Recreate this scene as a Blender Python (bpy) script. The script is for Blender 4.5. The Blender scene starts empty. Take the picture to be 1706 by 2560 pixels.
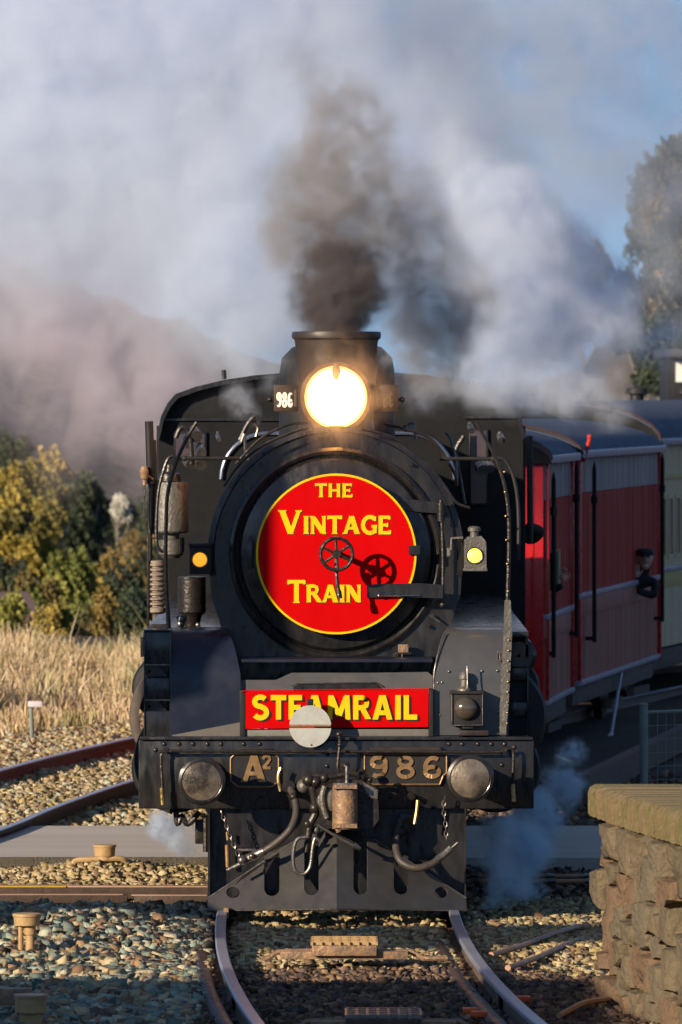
import bpy, bmesh, math, random
import numpy as np
from mathutils import Vector, Matrix, noise
R = math.radians
random.seed(7); rng = np.random.default_rng(11)
S = bpy.context.scene
COL = S.collection

# ------------------------------------------------------------------ camera
CAMY, CAMZ, F = -51.0, 3.55, 18400.0          # metres, metres, focal length in photo pixels
cam_d = bpy.data.cameras.new('camera'); cam = bpy.data.objects.new('camera', cam_d); COL.objects.link(cam)
cam.location = (0, CAMY, CAMZ); cam.rotation_euler = (R(90), 0, 0)
cam_d.sensor_fit = 'VERTICAL'; cam_d.sensor_height = 36; cam_d.lens = 36 * F / 2560
cam_d.shift_y = (990 - 1280) / 2560
cam_d.clip_end = 6000; cam_d.clip_start = 1
cam_d.dof.use_dof = True; cam_d.dof.focus_distance = 51.5; cam_d.dof.aperture_fstop = 7
S.camera = cam

# ------------------------------------------------------------------ light
SUN_EL, SUN_AZ = 17.0, 43.0                   # azimuth: degrees to the left of straight behind the camera
w = bpy.data.worlds.new('World'); S.world = w; w.use_nodes = True
nt = w.node_tree; nt.nodes.clear()
sky = nt.nodes.new('ShaderNodeTexSky'); sky.sky_type = 'NISHITA'; sky.sun_disc = False
sky.sun_elevation = R(SUN_EL); sky.sun_rotation = R(180 + SUN_AZ); sky.air_density = 1.0; sky.dust_density = 0.2; sky.ozone_density = 3.0
tc_ = nt.nodes.new('ShaderNodeTexCoord'); va = nt.nodes.new('ShaderNodeVectorMath'); va.operation = 'ADD'; va.inputs[1].default_value = (0, 0, .22)   # clear winter air: blue reaches down to the skyline
vn = nt.nodes.new('ShaderNodeVectorMath'); vn.operation = 'NORMALIZE'; nt.links.new(tc_.outputs['Generated'], va.inputs[0]); nt.links.new(va.outputs[0], vn.inputs[0]); nt.links.new(vn.outputs[0], sky.inputs[0])
bg = nt.nodes.new('ShaderNodeBackground'); bg.inputs[1].default_value = 0.112
wo = nt.nodes.new('ShaderNodeOutputWorld')
nt.links.new(sky.outputs[0], bg.inputs[0]); nt.links.new(bg.outputs[0], wo.inputs[0])
sd = Vector((-math.sin(R(SUN_AZ)) * math.cos(R(SUN_EL)), -math.cos(R(SUN_AZ)) * math.cos(R(SUN_EL)), math.sin(R(SUN_EL))))
sl = bpy.data.lights.new('sun', 'SUN'); sl.energy = 5.0; sl.angle = R(0.55); sl.color = (1.0, 0.83, 0.62)
sun = bpy.data.objects.new('sun', sl); COL.objects.link(sun); sun.location = (-20, -40, 20)
sun.rotation_euler = (-sd).to_track_quat('-Z', 'Y').to_euler()
S.view_settings.view_transform = 'Standard'; S.view_settings.look = 'None'; S.view_settings.gamma = 1
S.view_settings.exposure = 0.32; S.view_settings.use_curve_mapping = False
S.render.engine = 'CYCLES'
cy = S.cycles
cy.use_denoising = True; cy.max_bounces = 8; cy.diffuse_bounces = 2; cy.glossy_bounces = 3; cy.transmission_bounces = 2
cy.volume_bounces = 8; cy.transparent_max_bounces = 6; cy.use_adaptive_sampling = True; cy.adaptive_threshold = 0.03
cy.caustics_reflective = False; cy.caustics_refractive = False; cy.volume_step_rate = 2.2; cy.volume_max_steps = 256

# ------------------------------------------------------------------ helpers
def P(px, py, Y):
    d = Y - CAMY
    return Vector(((px - 853) * d / F, Y, CAMZ - (py - 990) * d / F))
def L(n, Y): return n * (Y - CAMY) / F
def gz(py): return CAMZ * F / (py - 990) + CAMY        # Y of a ground point

def link(o): COL.objects.link(o); return o
def tag(o, label=None, cat=None, group=None, kind=None):
    if label: o['label'] = label
    if cat: o['category'] = cat
    if group: o['group'] = group
    if kind: o['kind'] = kind
    return o
def empty(name, loc=(0, 0, 0), rz=0, label=None, cat=None, group=None):
    o = bpy.data.objects.new(name, None); o.empty_display_size = .1; link(o); o.location = loc; o.rotation_euler = (0, 0, rz)
    return tag(o, label, cat, group)
def copy_tree(o, parent=None):
    c = o.copy(); COL.objects.link(c); c.parent = parent
    for ch in o.children: copy_tree(ch, c)
    return c

def catmull(pts, n=8):
    pts = [Vector(p) for p in pts]
    if len(pts) < 3: return pts
    q = [pts[0] * 2 - pts[1]] + pts + [pts[-1] * 2 - pts[-2]]
    out = []
    for i in range(1, len(q) - 2):
        for k in range(n):
            t = k / n
            out.append(.5 * ((2 * q[i]) + (-q[i-1] + q[i+1]) * t + (2*q[i-1] - 5*q[i] + 4*q[i+1] - q[i+2]) * t*t + (-q[i-1] + 3*q[i] - 3*q[i+1] + q[i+2]) * t**3))
    return out + [pts[-1]]

class MB:
    def __init__(s): s.b = bmesh.new(); s.mi = 0
    def _f(s, vs):
        try: f = s.b.faces.new(vs); f.material_index = s.mi; return f
        except ValueError: return None
    def box(s, c0, c1, bev=0, m=None):
        x0, y0, z0 = [min(a, b) for a, b in zip(c0, c1)]; x1, y1, z1 = [max(a, b) for a, b in zip(c0, c1)]
        v = [Vector(p) for p in ((x0,y0,z0),(x1,y0,z0),(x1,y1,z0),(x0,y1,z0),(x0,y0,z1),(x1,y0,z1),(x1,y1,z1),(x0,y1,z1))]
        if m is not None: v = [m @ p for p in v]
        v = [s.b.verts.new(p) for p in v]
        fs = [s._f([v[i] for i in q]) for q in ((0,3,2,1),(4,5,6,7),(0,1,5,4),(1,2,6,5),(2,3,7,6),(3,0,4,7))]
        if bev:
            es = list({e for f in fs for e in f.edges})
            bmesh.ops.bevel(s.b, geom=es, offset=bev, segments=2, affect='EDGES', profile=.6)
        return s
    def pbox(s, x0, y0, x1, y1, Y, dep, bev=0):
        a = P(x0, y0, Y); c = P(x1, y1, Y); return s.box((a.x, Y, a.z), (c.x, Y + dep, c.z), bev)
    def cyl(s, p0, p1, r, r2=None, n=20, cap=True):
        p0 = Vector(p0); p1 = Vector(p1); r2 = r if r2 is None else r2
        d = (p1 - p0).normalized(); u = d.orthogonal().normalized(); v = d.cross(u)
        A = [s.b.verts.new(p0 + (u*math.cos(t) + v*math.sin(t)) * r) for t in [2*math.pi*k/n for k in range(n)]]
        B = [s.b.verts.new(p1 + (u*math.cos(t) + v*math.sin(t)) * r2) for t in [2*math.pi*k/n for k in range(n)]]
        for k in range(n): s._f((A[k], A[(k+1) % n], B[(k+1) % n], B[k]))
        if cap: s._f(A[::-1]); s._f(B)
        return s
    def tube(s, pts, r, n=8, smooth=True, k=6):
        pts = catmull(pts, k) if smooth else [Vector(p) for p in pts]
        rings = []; pu = None
        for i, p in enumerate(pts):
            d = (pts[min(i+1, len(pts)-1)] - pts[max(i-1, 0)]).normalized()
            u = d.orthogonal().normalized() if pu is None else (pu - d * pu.dot(d)).normalized()
            pu = u; v = d.cross(u)
            rr = r(i / max(1, len(pts)-1)) if callable(r) else r
            rings.append([s.b.verts.new(p + (u*math.cos(t) + v*math.sin(t)) * rr) for t in [2*math.pi*j/n for j in range(n)]])
        for a, b in zip(rings, rings[1:]):
            for j in range(n): s._f((a[j], a[(j+1) % n], b[(j+1) % n], b[j]))
        s._f(rings[0][::-1]); s._f(rings[-1]); return s
    def slab(s, pts, Y, dep):                      # outline in photo pixels at depth Y, thickness dep going back
        q = [P(x, y, Y) for x, y in pts]
        return s.prism([(p.x, p.z) for p in q], Y, Y + dep)
    def prism(s, xz, y0, y1):
        A = [s.b.verts.new((x, y0, z)) for x, z in xz]; B = [s.b.verts.new((x, y1, z)) for x, z in xz]; n = len(A)
        s._f(A); s._f(B[::-1])
        for i in range(n): s._f((A[(i+1) % n], A[i], B[i], B[(i+1) % n]))
        return s
    def lathe(s, c, prof, axis='Y', n=48, a0=0, a1=2*math.pi, close=False):   # prof [(r, t)] along the axis from c
        c = Vector(c); full = abs(a1 - a0 - 2*math.pi) < 1e-6; m = n if full else n + 1; rings = []
        for r, t in prof:
            ring = []
            for k in range(m):
                a = a0 + (a1 - a0) * k / n; cs, sn = math.cos(a) * r, math.sin(a) * r
                ring.append(s.b.verts.new(c + (Vector((cs, t, sn)) if axis == 'Y' else Vector((cs, sn, t)) if axis == 'Z' else Vector((t, cs, sn)))))
            rings.append(ring)
        for a, b in zip(rings, rings[1:]):
            for k in range(n if full else n):
                k2 = (k + 1) % m
                if not full and k == n: continue
                s._f((a[k], b[k], b[k2], a[k2]))
        if close and full: s._f(rings[0]); s._f(rings[-1][::-1])
        return s
    def ball(s, c, r, n=12, sc=(1, 1, 1)):
        m = Matrix.Translation(Vector(c)) @ Matrix.Diagonal((r*sc[0], r*sc[1], r*sc[2], 1))
        bmesh.ops.create_uvsphere(s.b, u_segments=n, v_segments=max(6, n//2 + 2), radius=1, matrix=m); return s
    def build(s, name, mat, parent=None, ang=35, label=None):
        bmesh.ops.remove_doubles(s.b, verts=s.b.verts, dist=1e-5)
        bmesh.ops.recalc_face_normals(s.b, faces=s.b.faces)
        me = bpy.data.meshes.new(name); s.b.to_mesh(me); s.b.free()
        for m in (mat if isinstance(mat, (list, tuple)) else [mat]): me.materials.append(m)
        me.polygons.foreach_set('use_smooth', [True] * len(me.polygons)); me.set_sharp_from_angle(angle=R(ang))
        o = bpy.data.objects.new(name, me); link(o)
        if parent: 
            o.parent = parent
            wm = parent_matrix(parent); o.matrix_parent_inverse = wm.inverted()
        if label: o['label'] = label
        return o
def parent_matrix(o):
    m = Matrix.Translation(o.location) @ o.rotation_euler.to_matrix().to_4x4()
    if o.parent: m = parent_matrix(o.parent) @ o.matrix_parent_inverse @ m
    return m
def raw_mesh(name, v, f, mat, parent=None, cols=None, smooth=False):
    me = bpy.data.meshes.new(name); v = np.asarray(v, np.float32); f = np.asarray(f, np.int32)
    n, k = f.shape
    me.vertices.add(len(v)); me.vertices.foreach_set('co', v.ravel())
    me.loops.add(n * k); me.loops.foreach_set('vertex_index', f.ravel())
    me.polygons.add(n); me.polygons.foreach_set('loop_start', np.arange(0, n*k, k, dtype=np.int32)); me.polygons.foreach_set('loop_total', np.full(n, k, np.int32))
    me.update(calc_edges=True)
    if smooth: me.polygons.foreach_set('use_smooth', np.ones(n, bool))
    if cols is not None:
        a = me.color_attributes.new('tint', 'FLOAT_COLOR', 'POINT'); c = np.ones((len(v), 4), np.float32); c[:, :3] = cols; a.data.foreach_set('color', c.ravel())
    for m in (mat if isinstance(mat, (list, tuple)) else [mat]): me.materials.append(m)
    o = bpy.data.objects.new(name, me); link(o)
    if parent: o.parent = parent; o.matrix_parent_inverse = parent_matrix(parent).inverted()
    return o

# ------------------------------------------------------------------ materials
def mat(name, col, rough=.5, metal=0, col2=None, sc=6, amt=.5, bump=.0, bsc=30, spec=.5, stretch=(1, 1, 1), coat=0, rvar=.12, emit=None, es=0, tint=False, trans=0, bd=.01):
    m = bpy.data.materials.new(name); m.use_nodes = True; t = m.node_tree; b = t.nodes['Principled BSDF']
    b.inputs['Base Color'].default_value = (*col, 1); b.inputs['Roughness'].default_value = rough; b.inputs['Metallic'].default_value = metal
    b.inputs['Specular IOR Level'].default_value = spec; b.inputs['Coat Weight'].default_value = coat; b.inputs['Coat Roughness'].default_value = .15
    tc = t.nodes.new('ShaderNodeTexCoord'); mp = t.nodes.new('ShaderNodeMapping'); mp.inputs['Scale'].default_value = stretch
    t.links.new(tc.outputs['Object'], mp.inputs[0])
    nz = t.nodes.new('ShaderNodeTexNoise'); nz.inputs['Scale'].default_value = sc; nz.inputs['Detail'].default_value = 6; nz.inputs['Roughness'].default_value = .65
    t.links.new(mp.outputs[0], nz.inputs[0])
    if tint:
        at = t.nodes.new('ShaderNodeAttribute'); at.attribute_name = 'tint'; base = at.outputs['Color']
        mx = t.nodes.new('ShaderNodeMix'); mx.data_type = 'RGBA'; mx.blend_type = 'MULTIPLY'; mx.inputs[0].default_value = 1
        rp = t.nodes.new('ShaderNodeMapRange'); rp.inputs[3].default_value = 1 - amt; rp.inputs[4].default_value = 1 + amt * .6
        t.links.new(nz.outputs[0], rp.inputs[0]); t.links.new(base, mx.inputs[6]); t.links.new(rp.outputs[0], mx.inputs[7]); t.links.new(mx.outputs[2], b.inputs['Base Color'])
    elif col2 is not None:
        mx = t.nodes.new('ShaderNodeMix'); mx.data_type = 'RGBA'; mx.inputs[6].default_value = (*col, 1); mx.inputs[7].default_value = (*col2, 1)
        rp = t.nodes.new('ShaderNodeMapRange'); rp.inputs[1].default_value = .5 - .5*(1-amt); rp.inputs[2].default_value = .5 + .5*(1-amt) + .02
        t.links.new(nz.outputs[0], rp.inputs[0]); t.links.new(rp.outputs[0], mx.inputs[0]); t.links.new(mx.outputs[2], b.inputs['Base Color'])
    if rvar:
        n3 = t.nodes.new('ShaderNodeTexNoise'); n3.inputs['Scale'].default_value = sc * 1.7; n3.inputs['Detail'].default_value = 5; t.links.new(mp.outputs[0], n3.inputs[0])
        r2 = t.nodes.new('ShaderNodeMapRange'); r2.inputs[1].default_value = .3; r2.inputs[2].default_value = .7; r2.inputs[3].default_value = max(.03, rough - rvar); r2.inputs[4].default_value = min(1, rough + rvar)
        t.links.new(n3.outputs[0], r2.inputs[0]); t.links.new(r2.outputs[0], b.inputs['Roughness'])
    if bump:
        n2 = t.nodes.new('ShaderNodeTexNoise'); n2.inputs['Scale'].default_value = bsc; n2.inputs['Detail'].default_value = 4; t.links.new(mp.outputs[0], n2.inputs[0])
        bp = t.nodes.new('ShaderNodeBump'); bp.inputs['Strength'].default_value = bump; bp.inputs['Distance'].default_value = bd
        t.links.new(n2.outputs[0], bp.inputs['Height']); t.links.new(bp.outputs[0], b.inputs['Normal'])
    if emit: b.inputs['Emission Color'].default_value = (*emit, 1); b.inputs['Emission Strength'].default_value = es
    if trans: b.inputs['Transmission Weight'].default_value = trans
    return m
M = {}
M['black'] = mat('black_engine_paint', (.005, .0055, .008), .27, 0, (.034, .031, .029), 5, .45, .16, 7, coat=.15, spec=.5, rvar=.2, stretch=(2, 2, .6))
M['blackm'] = mat('matt_black_sooty_paint', (.009, .009, .011), .55, 0, (.030, .028, .027), 5, .45, .15, 18, spec=.3, stretch=(2, 2, .6))
M['cabblack'] = mat('shade_darkened_cab_black', (.005, .005, .006), .6, 0, (.012, .012, .013), 5, .35, .1, 18, spec=.22)  # deeper black standing in for shade over the cab front
M['blue'] = mat('blue_black_shade_paint', (.008, .011, .025), .36, 0, (.018, .022, .04), 4, .3, .06, 5, coat=.05, spec=.4)  # dark blue tone holds the shade lying on the left cover
M['grime'] = mat('greasy_black_steel', (.013, .012, .012), .36, .3, (.045, .034, .027), 14, .4, .4, 40)
M['steel'] = mat('bare_worn_steel', (.30, .28, .26), .38, .8, (.10, .08, .065), 16, .3, .3, 40)
M['polish'] = mat('polished_steel', (.62, .6, .58), .22, 1, (.35, .3, .27), 20, .5, 0)
M['bface'] = mat('buffer_face_steel', (.25, .20, .15), .32, .4, (.035, .028, .024), 5, .75, .25, 60)
M['rust'] = mat('rusty_cast_steel', (.42, .24, .12), .55, .25, (.13, .10, .08), 10, .6, .8, 40)
M['bronze'] = mat('tarnished_bronze', (.42, .25, .11), .42, .6, (.24, .14, .07), 14, .4, .1, 40)
M['brass'] = mat('brass', (.65, .45, .2), .35, .9, (.35, .25, .12), 20, .4)
M['chim'] = mat('chimney_brown_black_paint', (.018, .012, .01), .45, 0, (.04, .028, .022), 6, .4, .1, 20)
M['red'] = mat('signal_red_gloss_paint', (.62, .001, .002), .42, 0, (.50, .001, .002), 3, .4, spec=.07, coat=.0, stretch=(1.5, 1, .7), rvar=.06)
M['yellow'] = mat('yellow_sign_paint', (.88, .60, .008), .4, 0, (.74, .46, .01), 9, .5, rvar=.05, spec=.15)
M['inkblack'] = mat('black_sign_paint', (.01, .01, .01), .5, rvar=.05)
M['white'] = mat('white_numeral_paint', (.8, .8, .76), .4, rvar=.05)
M['disc'] = mat('chipped_pale_grey_paint', (.48, .52, .49), .5, 0, (.36, .33, .28), 12, .25, .2, 50)
M['hose'] = mat('brake_hose_rubber', (.03, .027, .025), .5, 0, (.09, .07, .055), 20, .4, .3, 90)
M['canvas'] = mat('oily_grey_machined_iron', (.20, .19, .17), .5, .4, (.07, .06, .05), 22, .3, .6, 50)
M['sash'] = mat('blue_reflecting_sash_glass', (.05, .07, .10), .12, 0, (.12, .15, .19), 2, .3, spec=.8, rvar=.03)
M['glass'] = mat('dark_window_glass', (.02, .02, .025), .06, 0, spec=.8, rvar=.02)
M['lamp'] = mat('lit_headlight_glass', (1, .9, .7), .3, emit=(1, .90, .66), es=9, rvar=0)
M['lampring'] = mat('yellow_lit_reflector_rim', (1, .8, .2), .3, emit=(1, .62, .09), es=2.6, rvar=0)
M['amber'] = mat('lit_amber_lens', (.9, .45, .05), .15, emit=(1, .38, .02), es=.9, rvar=0)
M['amber2'] = mat('lit_yellow_lens', (.9, .6, .1), .15, emit=(1, .55, .06), es=2.2, rvar=0)
M['bulb'] = mat('glass_bullseye', (.20, .17, .14), .12, .6, (.12, .08, .05), 12, .4, rvar=.05)
M['carred'] = mat('faded_crimson_carriage_paint', (.46, .022, .016), .62, 0, (.50, .07, .045), 5, .4, .1, 30, stretch=(1, 1, .1), spec=.16)
M['carbright'] = mat('bright_crimson_end_paint', (.62, .012, .010), .3, 0, (.5, .01, .01), 5, .4, coat=.3)
M['carband'] = mat('grey_pink_letterboard_paint', (.46, .37, .36), .6, 0, (.38, .30, .29), 6, .4, .1, 30, stretch=(1, 1, .1), spec=.35)
M['carlow'] = mat('dusty_crimson_lower_panel', (.40, .10, .07), .55, 0, (.44, .19, .14), 5, .4, .1, 30, stretch=(1, 1, .1), spec=.3)
M['carwhite'] = mat('lilac_grey_beading_paint', (.30, .27, .36), .35, 0, (.42, .4, .48), 8, .4)
M['roof'] = mat('shade_blue_canvas_roof', (.035, .055, .10), .8, 0, (.055, .08, .13), 4, .4, .2, 12)  # dark blue tone carries the shadow over the carriage roofs
M['olive'] = mat('olive_buff_carriage_paint', (.74, .57, .33), .6, 0, (.64, .50, .30), 5, .4, .15, 30, stretch=(1, 1, .15), spec=.3)
M['buff'] = mat('ochre_trim_paint', (.60, .42, .14), .6, 0, (.62, .46, .2), 9, .4)
M['sole'] = mat('dusty_brown_solebar', (.14, .105, .08), .7, 0, (.08, .06, .05), 8, .4, .3, 40)
M['skin'] = mat('skin', (.62, .36, .26), .5, rvar=.05)
M['cloth'] = mat('black_work_jacket', (.012, .012, .015), .8, rvar=.05)
M['hair'] = mat('dark_cap_cloth', (.02, .02, .025), .7, rvar=.05)
M['stone'] = mat('crushed_ballast_stone', (.3, .28, .25), .85, 0, sc=30, amt=.35, bump=.5, bsc=60, tint=True, spec=.3)
M['rail'] = mat('rusted_rail_web', (.10, .068, .055), .7, .1, (.17, .12, .095), 12, .4, .3, 50)
M['railtop'] = mat('polished_rail_head', (.50, .54, .63), .36, .6, (.38, .41, .50), 1.2, .3, rvar=.06)
M['sleeper'] = mat('grey_timber_sleeper', (.12, .095, .075), .85, 0, (.2, .16, .13), 9, .4, .5, 40, stretch=(1, 6, 1))
M['ochre'] = mat('ochre_cast_iron_paint', (.52, .36, .16), .6, 0, (.34, .19, .08), 16, .3, .3, 40)
M['chan'] = mat('dark_steel_channel', (.05, .035, .03), .6, .3, (.12, .075, .05), 10, .4, .4, 40)
M['chanyel'] = mat('orange_yellow_edge_paint', (.70, .42, .03), .55, 0, (.45, .22, .05), 9, .3, .3, 40)
M['coping'] = mat('mossy_brown_coping_brick', (.22, .145, .085), .8, 0, (.17, .14, .055), 9, .35, .6, 40, bd=.02)
M['moss'] = mat('moss_stained_coping_brick', (.20, .15, .07), .85, 0, (.13, .12, .04), 8, .3, .7, 30, bd=.02)
M['wall3'] = mat('rusty_brown_rubble_stone', (.20, .12, .07), .85, 0, (.14, .10, .06), 9, .35, .9, 26, bd=.04, spec=.3)
M['wall'] = mat('tan_bluestone_rubble', (.21, .16, .095), .85, 0, (.075, .06, .038), 9, .35, .9, 22, bd=.04, spec=.3)
M['wall2'] = mat('grey_rubble_stone', (.10, .085, .06), .85, 0, (.20, .155, .095), 9, .35, .9, 26, bd=.04, spec=.3)
M['mortar'] = mat('dark_recessed_mortar', (.04, .03, .02), .95, 0, (.08, .06, .04), 30, .4, .5, 50)
M['road'] = mat('grey_asphalt', (.46, .40, .35), .9, 0, (.60, .53, .46), 2.2, .45, .4, 120, stretch=(.08, 1, 1), bd=.006)
M['fence'] = mat('grey_green_post_paint', (.16, .22, .20), .6, 0, (.24, .27, .24), 10, .4, .1, 30)
M['duct'] = mat('black_corrugated_duct', (.025, .02, .018), .5, 0, (.07, .05, .04), 14, .4)
M['cable'] = mat('orange_brown_conduit', (.42, .20, .11), .55, 0, (.5, .3, .18), 12, .4)
M['orange'] = mat('orange_plastic', (.8, .12, .02), .5)
M['timber'] = mat('weathered_edging_timber', (.11, .07, .055), .8, 0, (.17, .11, .085), 7, .4, .5, 30, stretch=(5, 1, 5))
M['bark'] = mat('grey_brown_bark', (.16, .13, .10), .9, 0, (.26, .23, .19), 8, .4, .6, 20, bd=.03)
M['leaf'] = mat('tree_leaves', (.1, .1, .05), .7, sc=3, amt=.4, tint=True, spec=.2)
M['grass'] = mat('dry_grass_blades', (.4, .3, .15), .8, sc=3, amt=.3, tint=True, spec=.2)
M['houseroof'] = mat('brown_tile_roof', (.15, .09, .07), .8, 0, (.2, .13, .1), 9, .4, .3, 30)
M['housewall'] = mat('pale_weatherboard', (.55, .55, .52), .7, 0, (.48, .48, .46), 4, .4)
M['dark'] = mat('dark_interior', (.006, .006, .007), .9, rvar=0)

# ------------------------------------------------------------------ lettering (own stroke glyphs)
def ST(*p): return ('l', p)
def AR(cx, cy, rx, ry, a0, a1, n=12, w=1): return ('a', [(cx + rx*math.cos(R(a0 + (a1-a0)*k/n)), cy + ry*math.sin(R(a0 + (a1-a0)*k/n))) for k in range(n+1)], w)
# each glyph: width, strokes [(points, width factor)], serifs [(x, y, halfwidth)]
SERIF = {
 'T': (.80, [(((.40, 0), (.40, 1)), 1), (((.02, .93), (.78, .93)), .75), (((.05, .82), (.05, 1)), .5), (((.75, .82), (.75, 1)), .5)], [(.40, 0, .17)]),
 'H': (.86, [(((.16, 0), (.16, 1)), 1), (((.70, 0), (.70, 1)), 1), (((.16, .5), (.70, .5)), .7)], [(.16, 0, .15), (.16, 1, .15), (.70, 0, .15), (.70, 1, .15)]),
 'E': (.72, [(((.16, 0), (.16, 1)), 1), (((.04, .93), (.64, .93)), .75), (((.16, .5), (.52, .5)), .65), (((.04, .07), (.68, .07)), .75), (((.63, .80), (.63, 1)), .5), (((.66, 0), (.67, .22)), .5), (((.52, .38), (.52, .62)), .4)], []),
 'V': (.98, [(((.14, 1), (.50, 0)), 1.15), (((.84, 1), (.50, 0)), .8)], [(.15, 1, .19), (.83, 1, .16)]),
 'I': (.36, [(((.18, 0), (.18, 1)), 1)], [(.18, 0, .16), (.18, 1, .16)]),
 'N': (.92, [(((.14, 0), (.14, 1)), .75), (((.76, 0), (.76, 1)), .75), (((.14, .97), (.74, .03)), 1.15)], [(.14, 0, .13), (.10, 1, .12), (.76, 1, .13)]),
 'A': (.96, [(((.14, 0), (.46, 1)), .8), (((.80, 0), (.48, 1)), 1.15), (((.24, .32), (.70, .32)), .65)], [(.12, 0, .14), (.82, 0, .16)]),
 'G': (.90, [([(.50 + .38*math.cos(R(a)), .5 + .45*math.sin(R(a))) for a in range(48, 331, 22)], .95), (((.76, .05), (.76, .42)), .9), (((.58, .43), (.90, .43)), .6), (((.78, .72), (.78, .98)), .5)], []),
 'R': (.88, [(((.16, 0), (.16, 1)), 1), ([(.16, .93), (.46, .93), (.60, .86), (.64, .73), (.60, .60), (.46, .52), (.16, .52)], .8), (((.44, .52), (.78, .02)), 1)], [(.16, 0, .15), (.08, 1, .08), (.80, 0, .11)]),
 '2': (.62, [([(.08, .72), (.14, .90), (.30, .96), (.46, .90), (.50, .72), (.40, .50), (.08, .08)], .9), (((.08, .07), (.56, .07)), .9)], []),
}
def ell(cx, cy, rx, ry, a0, a1, st=18):
    n = max(2, int(abs(a1-a0)/st)); return [(cx + rx*math.cos(R(a0+(a1-a0)*k/n)), cy + ry*math.sin(R(a0+(a1-a0)*k/n))) for k in range(n+1)]
SANS = {
 'S': (.66, [(ell(.33, .73, .22, .19, 35, 270) + ell(.33, .29, .24, .22, 90, -150)[1:], 1)], []),
 'T': (.64, [(((.32, 0), (.32, 1)), 1), (((.02, .90), (.62, .90)), 1)], []),
 'E': (.58, [(((.12, 0), (.12, 1)), 1), (((.10, .90), (.54, .90)), 1), (((.10, .5), (.48, .5)), .95), (((.10, .10), (.54, .10)), 1)], []),
 'A': (.80, [(((.12, 0), (.38, 1)), 1), (((.68, 0), (.42, 1)), 1), (((.24, .28), (.58, .28)), .9)], []),
 'M': (.96, [(((.13, 0), (.17, 1)), .95), (((.83, 0), (.79, 1)), .95), (((.19, .96), (.48, .14)), .95), (((.77, .96), (.48, .14)), .95)], []),
 'R': (.70, [(((.12, 0), (.12, 1)), 1), ([(.12, .90), (.38, .90), (.52, .83), (.55, .70), (.52, .57), (.38, .49), (.12, .49)], .95), (((.36, .5), (.60, .02)), 1)], []),
 'I': (.30, [(((.15, 0), (.15, 1)), 1.05)], []),
 'L': (.58, [(((.12, 0), (.12, 1)), 1), (((.10, .10), (.54, .10)), 1)], []),
 '9': (.60, [(ell(.30, .71, .19, .21, 0, 360), 1), (ell(.27, .52, .22, .42, 12, -125), 1)], []),
 '8': (.60, [(ell(.30, .74, .17, .18, 0, 360), .9), (ell(.30, .28, .20, .22, 0, 360), .95)], []),
 '6': (.60, [(ell(.30, .29, .19, .21, 0, 360), 1), (ell(.33, .48, .22, .42, 192, 55), 1)], []),
}
def glyph(mb, table, ch, x, z, h, wd, Y, dep, sx=1, k0=0):
    W, strokes, serifs = table[ch]; k = k0
    def quad(a, b, w_):
        nonlocal k
        a = Vector((x + a[0]*h*sx, 0, z + a[1]*h)); b = Vector((x + b[0]*h*sx, 0, z + b[1]*h)); d = (b - a)
        if d.length < 1e-9: return
        n = Vector((-d.z, 0, d.x)).normalized() * w_ / 2
        q = [a - n, b - n, b + n, a + n]; y = Y - .0004 * (k % 7); k += 1
        mb.prism([(p.x, p.z) for p in q], y, Y + dep + .0001*(k % 7))
    for pts, f in strokes:
        ww = wd * f
        if len(pts) == 2:
            (ax, az), (bx, bz) = pts
            if abs(az - bz) < 1e-6 or abs(ax - bx) < 1e-6: quad(pts[0], pts[1], ww)
            else:                              # slanted stroke: parallelogram cut level at top and bottom
                a = (x + ax*h*sx, z + az*h); b = (x + bx*h*sx, z + bz*h)
                dx, dz = b[0]-a[0], b[1]-a[1]; hw = ww/2 * math.hypot(dx, dz)/max(1e-6, abs(dz)); y = Y - .0004*(k % 7); k += 1
                mb.prism([(a[0]-hw, a[1]), (a[0]+hw, a[1]), (b[0]+hw, b[1]), (b[0]-hw, b[1])], y, Y + dep + .0001*(k % 7))
        else:                                  # curved stroke as one strip of quads with mitred joints
            p = [Vector((x + a*h*sx, 0, z + b*h)) for a, b in pts]; closed = (p[0]-p[-1]).length < 1e-5
            if closed: p = p[:-1]
            n_ = len(p); off = []
            for i in range(n_):
                d0 = p[i] - p[i-1] if (i or closed) else p[1]-p[0]
                d1 = p[(i+1) % n_] - p[i] if (i < n_-1 or closed) else p[-1]-p[-2]
                d = (d0.normalized() + d1.normalized()).normalized(); off.append(Vector((-d.z, 0, d.x)) * ww/2)
            y = Y - .0004*(k % 7); k += 1
            for i in range(n_ if closed else n_-1):
                j = (i+1) % n_; q = [p[i]-off[i], p[j]-off[j], p[j]+off[j], p[i]+off[i]]
                mb.prism([(c.x, c.z) for c in q], y, Y + dep)
    for sx_, sz_, hw in serifs:
        t = wd * .34 / h; s_ = 1 if sz_ < .5 else -1
        z0 = sz_; z1 = sz_ + s_*t; y = Y - .0004*(k % 7); k += 1
        cx = x + sx_*h*sx; mb.prism([(cx - hw*h*sx, z + z0*h), (cx + hw*h*sx, z + z0*h), (cx + hw*h*sx*.7, z + z1*h), (cx - hw*h*sx*.7, z + z1*h)], y, Y + dep)
    return k
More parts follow.
